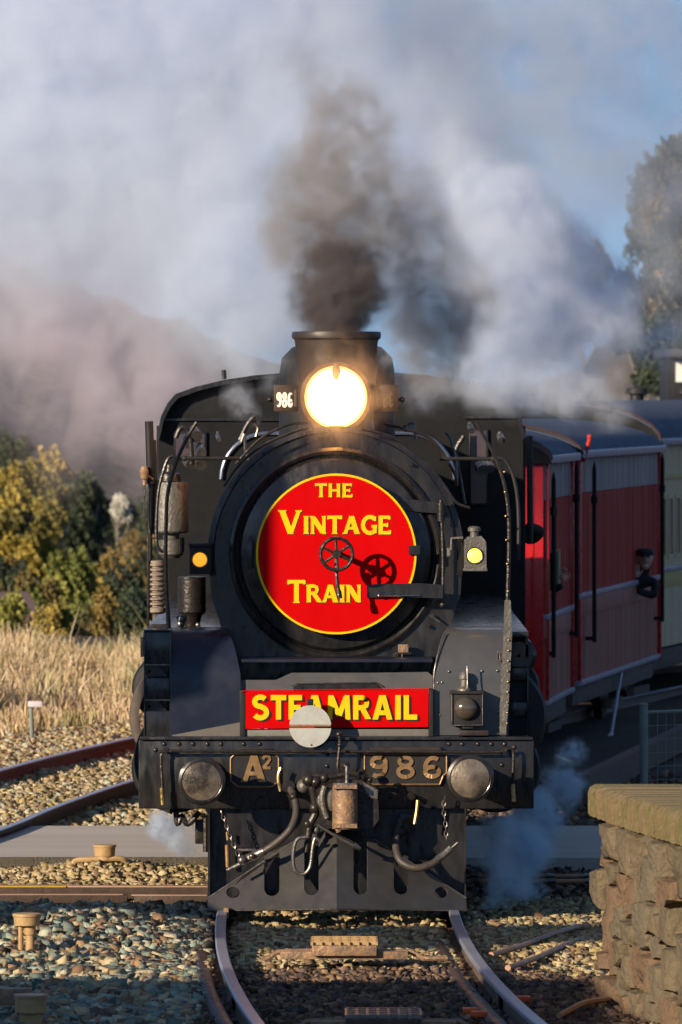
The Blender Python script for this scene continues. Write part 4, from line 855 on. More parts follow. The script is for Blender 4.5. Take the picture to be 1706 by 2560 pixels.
# wedge: ridge stands forward, plates lean back to the corners; built as two slotted plates
def wedge(side):
    ridge_t, ridge_b = P(842, 2070, -.12), P(842, 2270, -.62)
    cor_b = P(518 if side < 0 else 1167, 2276, -.10); cor_t = P(521 if side < 0 else 1166, 2245, .02); top = P(745 if side < 0 else 935, 2098, .02)
    U = [cor_b, cor_t, top, ridge_t, ridge_b]
    nrm = (ridge_t - ridge_b).cross(cor_b - ridge_b).normalized()
    if nrm.y > 0: nrm = -nrm
    # work in photo columns/rows: map (px,py) onto the plate plane by ray from the camera position
    C = Vector((0, CAMY, CAMZ))
    def on(px, py):
        d = P(px, py, 0) - C; t = (ridge_b - C).dot(nrm) / d.dot(nrm); return C + d*t
    poly = [(518, 2276), (521, 2245), (745, 2098), (842, 2066), (842, 2272)] if side < 0 else [(1167, 2276), (1166, 2245), (936, 2098), (842, 2066), (842, 2272)]
    holes = [(680, 19, 2128 if 1 else 0, 2240), (779, 18, 2100, 2238)] if side < 0 else [(902, 18, 2098, 2236), (1003, 18, 2135, 2236)]
    bm_ = bmesh.new(); edges = []
    def loop(pts):
        vs = [bm_.verts.new(on(x, y)) for x, y in pts]
        for i in range(len(vs)): edges.append(bm_.edges.new((vs[i], vs[(i+1) % len(vs)])))
    loop(poly)
    for hx, hw_, y0, y1 in holes: loop([(hx-hw_, y0+hw_*.3), (hx-hw_, y1-hw_)] + [(hx + hw_*math.cos(R(a)), y1-hw_ + hw_*math.sin(R(a))) for a in range(165, 10, -15)] + [(hx+hw_, y1-hw_), (hx+hw_, y0+hw_*.3), (hx, y0)])
    ex = 583 if side < 0 else 1103
    loop([(ex + 17*math.cos(R(a)), 2231 + 14*math.sin(R(a)) - (ex-583 and 0)) for a in range(0, 360, 24)])
    bmesh.ops.triangle_fill(bm_, use_beauty=True, use_dissolve=False, edges=edges)
    r_ = bmesh.ops.extrude_face_region(bm_, geom=bm_.faces[:]); bmesh.ops.translate(bm_, vec=-nrm*.014, verts=[v for v in r_['geom'] if isinstance(v, bmesh.types.BMVert)])
    m_ = MB(); m_.b.free(); m_.b = bm_; o = part(m_, 'pilot_plate', PM, ang=20)
    e = MB(); e.tube([on(x, y) for x, y in (poly[1], poly[2])], .007, 6, smooth=False); e.tube([on(*poly[0]), on(*poly[4])], .008, 6, smooth=False); e.build('plate_edge', M['steel'], o)
    return on
PM = mat('scratched_pilot_paint', (.028, .027, .029), .33, 0, (.085, .078, .072), 5, .3, .1, 14, coat=.3)
wedge(-1); wedge(1)
b = MB(); b.box((P(523, 0, .1).x, -.02, P(0, 2248, 0).z), (P(526, 0, .1).x, .1, P(0, 2020, 0).z)); b.box((P(1161, 0, .1).x, -.02, P(0, 2246, 0).z), (P(1165, 0, .1).x, .1, P(0, 2020, 0).z)); b.pbox(600, 2120, 606, 2135, .0, .1); part(b, 'pilot_flange', 'black')
b = MB(); b.cyl(P(568, 2080, .02), P(570, 2100, .02), .010, n=8); b.cyl(P(568, 2112, .02), P(570, 2168, .02), .016, n=10); part(b, 'drain_pipe', 'bronze')
b = MB(); b.pbox(560, 2270, 572, 2296, -.3, .1, .004); b.pbox(532, 2276, 545, 2294, -.1, .1, .004); part(b, 'guard_iron', 'rust')
b = MB(); b.tube([P(x, y, .2) for x, y in ((440, 2030), (445, 2060), (455, 2040), (470, 2060), (500, 2030))], .02, 8); b.pbox(488, 2050, 516, 2110, .3, .1, .01); b.cyl(P(515, 2045, .2), P(515, 2130, .2), .02, n=8); part(b, 'drain_cocks', 'grime')
# --- tall items at the left: post, air pump, cooling coil, bent handrails
b = MB(); b.cyl(P(373, 1053, .9), P(378, 1210, .9), .030, n=14); b.cyl(P(386, 1100, 1.0), P(388, 1200, 1.0), .014, n=10); part(b, 'exhaust_stack', 'blackm')
b = MB(); b.cyl(P(376, 1210, .9), P(376, 1400, .9), .016, n=10); b.cyl(P(388, 1200, .95), P(386, 1335, .95), .028, n=12); b.tube([P(x, y, .85) for x, y in ((363, 1210), (361, 1270), (363, 1310), (372, 1335), (390, 1350))], .005, 6); part(b, 'air_pipe', 'grime')
b = MB(); b.cyl(P(361, 1166, .85), P(361, 1178, .85), .022, .034, n=10); b.cyl(P(361, 1178, .85), P(361, 1198, .85), .034, .026, n=12); b.cyl(P(362, 1198, .85), P(362, 1212, .85), .016, n=8); b.cyl(P(361, 1185, .85), P(382, 1198, .88), .012, n=8); part(b, 'oil_cup', 'rust', label='small copper brown oil cup outside the pump')
b = MB(); pc = P(428, 0, 1.3).x
def zc(py, Y=1.3): return P(0, py, Y).z
b.lathe((pc, 1.3, 0), [(.01, zc(1205)), (.12, zc(1205)), (.125, zc(1208)), (.125, zc(1328)), (.115, zc(1332)), (.06, zc(1334)), (.055, zc(1348)), (.09, zc(1350)), (.09, zc(1385)), (.06, zc(1395)), (.01, zc(1396))], 'Z', 32); ap_ = part(b, 'air_pump', 'canvas')
b = MB(); b.lathe((pc-.01, 1.3, 0), [(.01, zc(1160)), (.03, zc(1162)), (.04, zc(1180)), (.075, zc(1185)), (.08, zc(1203)), (.01, zc(1205))], 'Z', 20); b.cyl(P(455, 1344, 1.15), P(455, 1380, 1.15), .018, n=8); b.build('pump_head', M['grime'], ap_)
b = MB(); b.lathe((P(480, 0, 1.3).x, 1.3, 0), [(.01, zc(1440)), (.10, zc(1442)), (.10, zc(1530)), (.07, zc(1540)), (.05, zc(1570)), (.01, zc(1572))], 'Z', 24); part(b, 'air_pump_cylinder', 'grime')
b = MB(); b.ball(P(455, 1548, .9), .035, 10); b.ball(P(452, 1560, .9), .03, 10); b.cyl(P(445, 1545, .9), P(465, 1545, .88), .02, n=8); b.ball(P(495, 1562, .9), .018, 8); b.cyl(P(490, 1560, .9), P(502, 1570, .9), .010, n=8); part(b, 'pump_fittings', 'steel')
b = MB(); fx = P(392, 0, .8).x; pr = [(.01, zc(1400, .8)), (.055, zc(1402, .8))]
for k in range(9):
    y0 = 1408 + 12.2*k; pr += [(.058, zc(y0, .8)), (.064, zc(y0+2, .8)), (.064, zc(y0+6, .8)), (.044, zc(y0+8, .8)), (.044, zc(y0+11, .8))]
pr += [(.064, zc(1520, .8)), (.064, zc(1530, .8)), (.05, zc(1534, .8)), (.01, zc(1536, .8))]
b.lathe((fx, .8, 0), pr, 'Z', 20); part(b, 'finned_cooler', mat('corroded_iron_fins', (.33, .30, .25), .6, .3, (.20, .11, .06), 26, .35, .7, 60), label='corroded finned cylinder with rust streaks')
b = MB(); b.pbox(368, 1340, 374, 1575, .75, .03, .003); b.slab([(412, 1400), (421, 1400), (428, 1575), (416, 1575)], .74, .03); b.pbox(368, 1565, 426, 1577, .70, .12, .004); b.pbox(376, 1560, 424, 1567, .72, .06, .003); part(b, 'cooler_frame', 'grime')
b = MB(); b.tube([P(x, y, .55) for x, y in ((492, 1056), (470, 1092), (447, 1140), (430, 1190), (419, 1240), (416, 1300), (415, 1400), (417, 1480), (423, 1570))], .0135, 8, k=8)
b.tube([P(x, y, .65) for x, y in ((432, 1140), (420, 1148), (408, 1180), (398, 1220), (393, 1270), (391, 1330), (394, 1365), (406, 1378), (414, 1372))], .012, 8, k=8); part(b, 'bent_handrail', 'grime')
# right hand bent rail carries down in a flat bar
b = MB(); b.tube([P(x, y, .45) for x, y in ((1191, 1054), (1210, 1090), (1232, 1130), (1252, 1180), (1265, 1230), (1272, 1290), (1273, 1380), (1270, 1480), (1270, 1560))], lambda t: .010 + .006*t, 8, k=8)
part(b, 'bent_handrail', 'grime')
b = MB(); b.slab([(1262, 1500), (1277, 1500), (1281, 1580), (1277, 1660), (1272, 1760), (1265, 1832), (1250, 1836), (1252, 1700), (1258, 1620), (1260, 1560)], .03, .02)
bar = part(b, 'guard_bar', 'canvas', label='weathered bronze grey bar rising beside the cover')
b = MB(); 
for y in (1180, 1230, 1290, 1350, 1410, 1478, 1510, 1575, 1600): b.ball(P(1262 + (y-1200)*.03, y, .42), .009, 8)
for y in range(1600, 1830, 26): b.ball(P(1272-(y-1600)*.02, y, .02), .008, 8)
b.build('bar_rivets', M['brass'], bar)
b = MB(); b.tube([P(x, y, 1.0) for x, y in ((1240, 1146), (1262, 1150), (1280, 1180), (1292, 1230), (1297, 1300), (1296, 1400))], .014, 8); part(b, 'steam_pipe', 'blackm')
b = MB(); b.slab([(1290, 1090), (1296, 1090), (1330, 1370), (1326, 1560), (1322, 1560), (1316, 1400)], 9.5, .04) if False else b.cyl(P(1325, 1090, 9.6), P(1326, 1360, 9.6), .025, n=8); part(b, 'cab_grab_rail', 'blackm')
# lamp brackets
b = MB(); b.tube([P(x, y, .70) for x, y in ((1122, 1390), (1122, 1375), (1128, 1374), (1129, 1346), (1158, 1344))], .011, 6, smooth=False); b.pbox(1118, 1370, 1127, 1390, .69, .03, .003); part(b, 'lamp_bracket', 'canvas')
# ================================================================== signs and lamps carried by the engine
hb = empty('round_headboard', (-.036, .60, 2.44), label='round red sign with yellow rim reading THE VINTAGE TRAIN', cat='sign')
c = P(841, 1385, .60); r = L(201, .60)
b = MB(); b.lathe(c, [(.001, -.006), (r*.972, -.006), (r*.975, .012), (.001, .012)], 'Y', 96); b.build('sign_disc', M['red'], hb)
b = MB(); b.lathe(c, [(r*.972, -.007), (r*.974, -.010), (r*.998, -.010), (r, -.006), (r, .012), (r*.976, .012)], 'Y', 96); b.build('sign_rim', M['yellow'], hb)
for m_, off, Yt in (('inkblack', 1.6, .5938), ('yellow', 0, .5895)):
    b = MB()
    text(b, SERIF, 'THE', 788+off, 882+off, 1209+off, 1243+off, Yt, .003, .245, gap=.06)
    text(b, SERIF, 'VINTAGE', 697+off, 978+off, 1290+off*1.2, 1335+off, Yt, .003, .245, first=1.32, gap=.03, lift=.0)
    text(b, SERIF, 'TRAIN', 719+off, 905+off, 1462+off, 1506+off, Yt, .003, .245, first=1.30, gap=.03, lift=.12)
    b.build('lettering' if m_ == 'yellow' else 'letter_outline', M[m_], hb)
sb = empty('name_board', P(843, 1773, .0), label='long red board with bold yellow capitals reading STEAMRAIL', cat='sign')
b = MB(); b.slab([(614, 1729), (1072, 1724), (1071, 1817), (614, 1822)], .045, .02); b.build('board_panel', M['red'], sb)
b = MB(); b.tube([P(604, 1730, .04), P(613, 1727, .04), P(1072, 1722, .04)], .004, 6, smooth=False); b.build('board_edge', M['red'], sb)
for m_, off, Yt in (('inkblack', 4.5, .040), ('yellow', 0, .035)):
    b = MB(); text(b, SANS, 'STEAMRAIL', 630+off, 1046+off, 1738+off, 1799+off*.8, Yt, .003, .215, gap=.05); b.build('lettering' if m_ == 'yellow' else 'letter_shadow', M[m_], sb)
# hinged grey disc
dk = empty('target_disc', P(776, 1816, -.14), label='pale grey hinged metal disc hanging in front of the red board', cat='disc')
b = MB(); c = P(776, 1816, -.14); r = L(52.5, -.14)
for s in (1, -1): b.prism([(c.x + r*math.cos(a), c.z + r*math.sin(a)) for a in [R((5 if s > 0 else 185) + 170*k/24) for k in range(25)]], -.14, -.128)
b.build('disc_plate', M['disc'], dk)
b = MB(); b.cyl(P(725, 1815, -.145), P(827, 1814, -.145), .0075, n=8); b.ball(P(778, 1862, -.142), .008, 8); b.build('hinge', M['rust'], dk)
b = MB(); b.pbox(767, 1748, 784, 1766, -.13, .06, .004); b.build('clip', M['blackm'], dk)
# marker lamps
def bulls(name, x, y, r, Y, m_, par):
    p = P(x, y, Y); rr = L(r, Y); b = MB(); b.lathe(p, [(.001, -rr*.45), (rr*.5, -rr*.36), (rr*.85, -rr*.12), (rr, 0)], 'Y', 28); o = b.build(name, M[m_], par)
    b = MB(); b.lathe(p, [(rr*.98, -.005), (rr*1.12, -.008), (rr*1.15, .005), (rr*1.15, .02)], 'Y', 28); b.build('lens_ring', M['grime'] if m_ != 'amber' else M['bronze'], par)
ml = empty('marker_lamp', P(501, 1398, .6), label='square black marker lamp with amber lens left of the round sign', cat='lamp')
b = MB(); b.pbox(474, 1362, 528, 1436, .66, .12, .01); b.pbox(472, 1358, 530, 1366, .63, .16, .005); b.build('lamp_case', M['blackm'], ml); bulls('lens', 500, 1399, 18, .655, 'amber', ml)
mr = empty('marker_lamp', P(1189, 1389, .6), label='dusty metal marker lamp with lit yellow lens right of the round sign', cat='lamp')
b = MB(); b.slab([(1161, 1352), (1170, 1342), (1205, 1341), (1216, 1354), (1217, 1424), (1161, 1424)], .58, .16); b.pbox(1159, 1422, 1219, 1428, .56, .2, .004); b.build('lamp_case', M['canvas'], mr)
b = MB(); pz = lambda y: P(0, y, .66).z; b.lathe((P(1186, 0, .66).x, .66, 0), [(.03, pz(1342)), (.03, pz(1330)), (.045, pz(1328)), (.045, pz(1320)), (.03, pz(1316)), (.001, pz(1315))], 'Z', 20); b.build('lamp_chimney', M['canvas'], mr); bulls('lens', 1187, 1389, 18.5, .575, 'amber2', mr)
ol = empty('oil_lamp', P(1168, 1815, -.1), label='unlit square oil lamp with round glass on the bracket below the grey cover', cat='lamp')
b = MB(); b.pbox(1128, 1733, 1208, 1815, -.03, .16, .01); b.pbox(1124, 1728, 1211, 1735, -.05, .2, .004); b.pbox(1156, 1814, 1184, 1822, -.02, .1, .003); b.build('lamp_case', M['blackm'], ol)
b = MB(); pz = lambda y: P(0, y, .05).z; xx = P(1162, 0, .05).x; b.lathe((xx, .05, 0), [(.055, pz(1729)), (.05, pz(1722)), (.03, pz(1716)), (.028, pz(1700)), (.036, pz(1698)), (.036, pz(1690)), (.03, pz(1683)), (.015, pz(1678)), (.001, pz(1677))], 'Z', 20); b.build('lamp_chimney', M['canvas'], ol)
b = MB(); b.tube([P(1168, 1665, .0), P(1169, 1700, -.01), P(1168, 1722, -.02), P(1162, 1732, -.04)], .006, 6); b.build('lamp_handle', M['steel'], ol)
b = MB(); b.ball(P(1165, 1771, -.04), L(29, 0), 24, (1, .7, 1)); b.build('lens', M['bulb'], ol)
b = MB(); b.tube([P(1130, 1735, -.04), P(1130, 1813, -.04), P(1207, 1813, -.04), P(1207, 1735, -.04)], .004, 6, smooth=False); b.build('lamp_frame', M['steel'], ol)
# ================================================================== TENDER AND CARRIAGES
def loc(o): o.matrix_parent_inverse = Matrix.Identity(4); return o
td = empty('tender', (.02, 12.9, 0), R(-1.6), label='black coal tender hidden behind the locomotive cab', cat='tender')
b = MB(); b.box((-1.34, 0, .95), (1.30, 7.2, 2.75), .05); loc(b.build('tank', M['blackm'], td))
b = MB(); b.prism([(-1.2, 2.75), (1.2, 2.75), (.9, 3.1), (.2, 3.25), (-.8, 3.05)], .8, 5.5); loc(b.build('coal_load', M['grime'], td))
for y in (1.0, 2.6, 4.6, 6.2):
    b = MB(); [b.lathe((s*.8, y, .46), [(.01, -.06), (.44, -.05), (.46, .0), (.49, .06), (.01, .08)], 'X', 28) for s in (-1, 1)]; b.cyl((-.8, y, .46), (.8, y, .46), .07, n=10); loc(b.build('wheelset', M['grime'], td))
b = MB(); b.box((1.0, .4, .35), (1.12, 3.2, .62), .03); b.box((1.0, 4.0, .35), (1.12, 6.8, .62), .03); loc(b.build('bogie_frame', M['blackm'], td))

def carriage(cx_, cy_, th, Ln, zb, zg, zband, zdado, mats, label, kind):
    W = 2.75; body, band, low, endm = mats
    e = empty('passenger_carriage', (cx_, cy_, 0), R(-th), label=label, cat='carriage', group='wooden carriages behind the engine')
    b = MB(); b.box((-W, 0, zb), (-.03, Ln, zg)); bd_ = loc(b.build('body_shell', M[body], e))
    b = MB(); b.box((-W+.02, -.035, zb), (-.02, 0.0, zg), .01)
    for k in range(11): x = -W + .12 + k*.25; b.box((x-.012, -.047, zb+.05), (x+.012, -.034, zg-.05))
    loc(b.build('end_panel', M[endm], e))
    pitch = .085 if kind != 'olive' else .28
    for z0, z1, m_, nm in ((zdado, zband, body, 'side_boarding'), (zband, zg-.04, band, 'letterboard'), (zb, zdado, low, 'lower_panel')):
        b = MB(); n = int(Ln/pitch); 
        for k in range(n): 
            y0 = Ln*k/n; j = random.uniform(-.003, .004); b.box((-.03, y0+.006, z0+.004), (-.004+j, y0+Ln/n-.006, z1-.004))
        o = loc(b.build(nm, M[m_], e)); o['kind'] = 'stuff'
    b = MB(); b.box((-.03, 0, zdado-.03), (.035, Ln, zdado+.025), .01); b.box((-.03, 0, zb-.045), (.03, Ln, zb+.01), .01) if kind != 'olive' else None; loc(b.build('waist_rail', M['carwhite'], e))
    b = MB(); b.box((-.04, -.03, zdado-.22), (.008, Ln, zdado-.032), .003); loc(b.build('waist_band', M['buff' if kind == 'olive' else low], e))
    # roof with gutter
    b = MB(); prof = [(-W/2 + (W/2+.07)*math.cos(R(a)), zg - .02 + (.50 if kind == 'olive' else .36)*math.sin(R(a))) for a in range(0, 181, 12)]
    b.prism(prof, -.12, Ln+.12); rf = loc(b.build('roof', M['roof'], e))
    b = MB(); b.prism([(x, z-.03) for x, z in prof], -.135, -.122); loc(b.build('gable', M['dark'], rf))  # dark board added so the roof end does not look sunlit
    b = MB(); b.tube([(x+.0, -.13, z+.012) for x, z in prof], .02, 6, smooth=False); loc(b.build('roof_rim', mat('faded_red_roof_rim', (.05, .028, .03), .8), rf))
    b = MB(); b.box((.03, -.12, zg-.05), (.085, Ln+.1, zg+.03), .015); loc(b.build('gutter', M['carwhite'], rf))
    for k in range(3): b = MB(); yy = Ln*(.2+.3*k); b.lathe((-W/2, yy, 0), [(.09, zg+.44), (.09, zg+.55), (.15, zg+.56), (.13, zg+.63), (.01, zg+.65)], 'Z', 16); loc(b.build('roof_vent', M['blackm'], rf))
    # underframe
    b = MB(); b.box((-.16, .1, zb-.26), (-.06, Ln-.1, zb-.03), .01); loc(b.build('solebar', M['sole'], e))
    b = MB(); b.box((-W+.2, .2, zb-.3), (-.3, Ln-.2, zb-.05)); loc(b.build('underframe', M['dark'], e))
    for y in (1.1, Ln-1.1):
        b = MB(); [b.lathe((-W/2 + s*.8, y, .30), [(.01, -.06), (.42, -.05), (.44, 0), (.47, .06), (.01, .08)], 'X', 24) for s in (-1, 1)]; loc(b.build('wheelset', M['grime'], e))
        b = MB(); b.box((-.42, y-.16, .18), (-.26, y+.16, .44), .03); b.box((-.45, y-.6, .0), (-.36, y+.6, .1)); loc(b.build('axlebox', M['sole'], e))
    return e
def grab(e, y, z0, z1, x=.07):
    b = MB(); b.cyl((x, y, z0), (x, y, z1), .022, n=10); b.cyl((x, y, z1), (x, y, z1+.08), .022, .004, n=10); b.cyl((x, y, z0+(z1-z0)*.8), (x, y, z0+(z1-z0)*.8+.08), .035, n=10); b.box((-.02, y-.02, z0+.02), (x, y+.02, z0+.06)); loc(b.build('grab_rail', M['dark'], e))
v1 = carriage(2.03, 22.0, 6.0, 3.6, .52, 2.93, 2.52, 1.36, ('carred', 'carband', 'carlow', 'carbright'), 'short crimson wooden van directly behind the tender', 'van')
grab(v1, .12, .95, 2.72); grab(v1, 3.25, 1.05, 2.80); 
b = MB(); b.box((-.09, .02, .50), (.03, .10, 2.9), .01); b.box((-.09, 3.38, .5), (.03, 3.46, 2.93), .01); loc(b.build('corner_post', M['carbright'], v1))
b = MB(); b.box((-.04, .62, 1.60), (.012, 1.55, 1.98), .004); wv = loc(b.build('droplight', M['dark'], v1))
b = MB(); b.box((-.02, 1.45, 1.58), (.03, 1.53, 2.0), .003); b.box((-.02, .6, 1.575), (.03, 1.53, 1.60), .003); loc(b.build('droplight_frame', M['buff'], wv))
v2 = carriage(2.47, 25.95, 8.3, 8.4, .56, 2.95, 2.53, 1.46, ('carred', 'carband', 'carlow', 'carbright'), 'longer crimson wooden carriage between the van and the buff one', 'van')
grab(v2, .8, .95, 2.78, .09); grab(v2, 7.9, .95, 2.82, .09)
b = MB(); b.box((-.09, .02, .54), (.035, .12, 2.98), .01); b.box((-.09, 8.28, .5), (.035, 8.38, 2.95), .01); loc(b.build('corner_post', M['carbright'], v2))
b = MB(); b.cyl((.05, .06, 2.86), (.12, .1, 3.10), .022, n=10); b.ball((.12, .1, 3.12), .03, 10); loc(b.build('side_lamp_bracket', M['carred'], v2))
b = MB(); b.tube([(.0, 4.3, .5), (.03, 3.0, -.12)], .018, 6, smooth=False); b.tube([(.03, 3.0, -.12), (.05, 2.3, -.2)], .03, 6, smooth=False); loc(b.build('brake_rod', M['carwhite'], v2))
v3 = carriage(3.72, 35.6, 11.5, 14.0, .58, 3.02, 2.60, 1.50, ('olive', 'olive', 'olive', 'olive'), 'olive buff wooden carriage with tall narrow windows at the right edge', 'olive')
b = MB(); b.box((-.03, 0, 2.56), (.012, 14, 2.62), .003); b.box((-.05, -.02, .58), (.02, .06, 3.0), .005); loc(b.build('trim_line', M['buff'], v3))
for k in range(24):
    y0 = .22 + k*.56
    b = MB(); y1 = y0 + .40
    for c0, c1 in (((y0, 1.62), (y1, 1.67)), ((y0, 2.33), (y1, 2.38)), ((y0, 1.67), (y0+.045, 2.33)), ((y1-.045, 1.67), (y1, 2.33))): b.box((-.01, c0[0], c0[1]), (.014, c1[0], c1[1]))
    wf = loc(b.build('window', M['olive'] if k % 3 else M['buff'], v3)); b = MB(); b.box((-.01, y0+.045, 1.67), (.003, y1-.045, 2.33)); loc(b.build('pane', M['sash'], wf))

# ================================================================== PEOPLE
def person(name, head, parts_, label, cap=True, group=None, scale=1.0, face=(0, -1, 0)):
    """one skinned body (torso, arms, hands) with the head grown from the neck; cap as a child"""
    e = empty(name, parts_['root'], label=label, cat='person')
    me = bpy.data.meshes.new('body'); vs, es, rr = [], [], []
    def add(p, r, par=None): vs.append(Vector(p)); rr.append(r); i = len(vs)-1; (es.append((par, i)) if par is not None else None); return i
    hd_ = Vector(head); pel = add(parts_['root'], .15); ch_ = add(parts_['chest'], .17, pel); nk = add(hd_ + Vector((0, .01, -.15)), .06, ch_); add(hd_ + Vector((0, 0, -.04)), .085, nk)
    for arm in parts_['arms']:
        i = ch_
        for p, r in arm: i = add(p, r, i)
    me.from_pydata(vs, es, []); o = bpy.data.objects.new('jacket', me); link(o)
    o.modifiers.new('s', 'SKIN'); sv = me.skin_vertices[0].data
    for i, r in enumerate(rr): sv[i].radius = (r, r)
    sv[0].use_root = True; m_ = o.modifiers.new('d', 'SUBSURF'); m_.levels = 2; m_.render_levels = 2
    me.materials.append(M['cloth']); o.parent = e; o.matrix_parent_inverse = parent_matrix(e).inverted()
    f = Vector(face).normalized(); s = f.cross(Vector((0, 0, 1))).normalized()
    b = MB(); b.ball(hd_, .105, 20, (.80, .92, 1.12)); b.ball(hd_ + f*.095 + Vector((0, 0, -.01)), .020, 10, (.8, 1, 1.3))
    b.ball(hd_ + f*.055 + Vector((0, 0, -.085)), .045, 12); b.ball(hd_ + s*.082, .022, 8, (.6, 1, 1.3)); b.ball(hd_ - s*.082, .022, 8, (.6, 1, 1.3))
    b.cyl(hd_ + Vector((0, .01, -.16)), hd_ + Vector((0, .0, -.05)), .05, n=14); hdo = b.build('head', M['skin'], e)
    b = MB(); [b.ball(hd_ + f*.088 + s*k*.036 + Vector((0, 0, .018)), .010, 8) for k in (-1, 1)]; b.ball(hd_ + f*.088 + Vector((0, 0, -.055)), .014, 8, (1.4, .6, .4)); b.build('eyes', M['dark'], hdo)
    if cap:
        b = MB(); b.lathe(hd_ + Vector((0, 0, .045)), [(.090, -.01), (.098, .01), (.10, .035), (.08, .065), (.001, .072)], 'Z', 20); p = hd_ + f*.11 + Vector((0, 0, .03)); b.ball(p, .06, 12, (1, 1, .16)); b.build('cap', M['hair'], e)
    for hnd in parts_.get('hands', []):
        b = MB(); h = Vector(hnd); b.ball(h, .042, 12, (1, .55, 1.1))
        for k, ln in enumerate((.062, .07, .066, .052)): a = h + Vector((-.026 + .018*k, -.01, .03)); b.tube([a, a + Vector((0, -.012, ln*.6)), a + Vector((0, -.03, ln))], .009, 6)
        b.tube([h + Vector((.035, 0, -.01)), h + Vector((.06, -.01, .02)), h + Vector((.06, -.02, .045))], .010, 6); b.build('hand', M['skin'], e)
    return e
# passenger leaning out of the rear of the second carriage
hp = Vector((3.42, 31.8, P(0, 1396, 31.8).z))
person('person', hp, {'root': hp + Vector((-.75, .12, -.62)), 'chest': hp + Vector((-.20, .06, -.30)), 'arms': [[(hp + Vector((.12, .0, -.26)), .06), (hp + Vector((.10, -.1, -.42)), .05), (hp + Vector((-.10, -.14, -.36)), .04)], [(hp + Vector((-.2, -.05, -.28)), .06), (hp + Vector((-.2, -.15, -.45)), .05)]], 'hands': [hp + Vector((-.10, -.13, -.17))]}, 'person in dark cap and black jacket leaning out between the carriages')
# driver behind the right cab window, elbow out of the cab side
dp = P(1206, 1226, 10.75)
dv = person('person', dp, {'root': dp + Vector((.05, .15, -.8)), 'chest': dp + Vector((.05, .06, -.34)), 'arms': [[(dp + Vector((.22, .1, -.30)), .07), (dp + Vector((.42, .2, -.42)), .06), (dp + Vector((.50, .1, -.34)), .05), (dp + Vector((.36, .0, -.30)), .045)], [(dp + Vector((-.15, .05, -.32)), .06), (dp + Vector((-.25, -.02, -.5)), .05)]]}, 'driver in black behind the cab front with elbow out of the side', cap=True)
# passenger with a hand out of the van droplight
hh = v1.location + Matrix.Rotation(R(-6), 3, 'Z') @ Vector((-.35, 1.15, 1.95))
person('person', hh, {'root': hh + Vector((-.05, 0, -.75)), 'chest': hh + Vector((0, 0, -.34)), 'arms': [[(hh + Vector((.12, -.15, -.30)), .055), (hh + Vector((.30, -.30, -.36)), .045), (hh + Vector((.42, -.40, -.30)), .035)]], 'hands': [hh + Vector((.43, -.41, -.22))]}, 'person inside the van with one hand out of the small opening')
# ================================================================== TREES, GRASS, FAR THINGS
def leaf_cloud(c, rx, ry, rz, n, size, pals, seed, lobes=9, drop=.0):
    """leaf-sized faces clustered on the shells of lobes inside the crown"""
    g = np.random.default_rng(seed); Vv = []; Cc = []
    L_ = [(g.uniform(-.62, .62), g.uniform(-.62, .62), g.uniform(-.65, .7), g.uniform(.28, .52)) for _ in range(lobes)]
    per = n // lobes
    for (lx, ly, lz, lr) in L_:
        d = g.normal(size=(per, 3)); d /= np.linalg.norm(d, axis=1)[:, None]; rad = lr * (1 - .45*g.random(per)**2)[:, None]
        p = np.array([lx, ly, lz]) + d * rad * (1 + .25*np.sin(d[:, :1]*9 + d[:, 2:]*7))
        p = p * np.array([rx, ry, rz]) + np.array(c); pal = np.array(pals[g.integers(len(pals))])
        t1 = g.normal(size=(per, 3)); t1 /= np.linalg.norm(t1, axis=1)[:, None]; t2 = np.cross(t1, g.normal(size=(per, 3))); t2 /= np.linalg.norm(t2, axis=1)[:, None]
        s = size * g.uniform(.6, 1.5, (per, 1)); t1 *= s; t2 *= s * .7
        Vv.append(np.stack([p-t1-t2*.3, p-t2, p+t1+t2*.2, p+t2], 1).reshape(-1, 3)); Cc.append(np.repeat(pal * g.uniform(.6, 1.35, (per, 1)), 4, 0))
    V_ = np.concatenate(Vv); return V_, np.arange(len(V_)).reshape(-1, 4), np.concatenate(Cc)
tn = 0
def tree(px, ytop, d, wpx, zb, n, size, pals, label, lobes=10, name='tree', crown=.75):
    global tn; tn += 1
    Y = d + CAMY; s = F/d; x = (px-853)/s; zt = CAMZ - (ytop-990)/s; H = zt - zb; rx = wpx/s/2
    e = empty(name, (x, Y, zb), label=label, cat='tree', group='trees beyond the grass' if x < 0 else 'trees on the right hillside')
    b = MB(); b.tube([(x, Y, zb-.3), (x+.04*H*math.sin(tn), Y, zb+H*.35), (x-.03*H, Y, zb+H*.8)], lambda t: H*.022*(1-.8*t)+.01, 8)
    for k in range(7):
        a = k*2.4+tn; z = zb + H*(.25+.08*k); b.tube([(x, Y, z), (x+math.cos(a)*rx*.4, Y+math.sin(a)*rx*.4, z+H*.08), (x+math.cos(a)*rx*.75, Y+math.sin(a)*rx*.75, z+H*.2)], lambda t: H*.009*(1-.8*t)+.006, 6)
    b.build('trunk', M['bark'], e)
    ch = min(H*crown/2, rx*(1.35 if crown < .8 else 1.2)); n = int(n*5); size *= .34; lobes = int(lobes*1.6); v, f, c = leaf_cloud((x, Y, zt-ch), rx, rx, ch, n, size, pals, tn*13+5, lobes); raw_mesh('crown', v, f, M['leaf'], e, c)
yel = [(.40, .30, .06), (.46, .34, .09), (.26, .22, .06)]; gre = [(.06, .08, .05), (.08, .10, .05), (.05, .07, .05)]; lim = [(.28, .28, .06), (.34, .33, .08), (.18, .20, .05)]; ora = [(.28, .20, .06), (.22, .17, .06), (.12, .11, .05)]; ros = [(.26, .17, .13), (.20, .16, .10), (.14, .14, .09)]
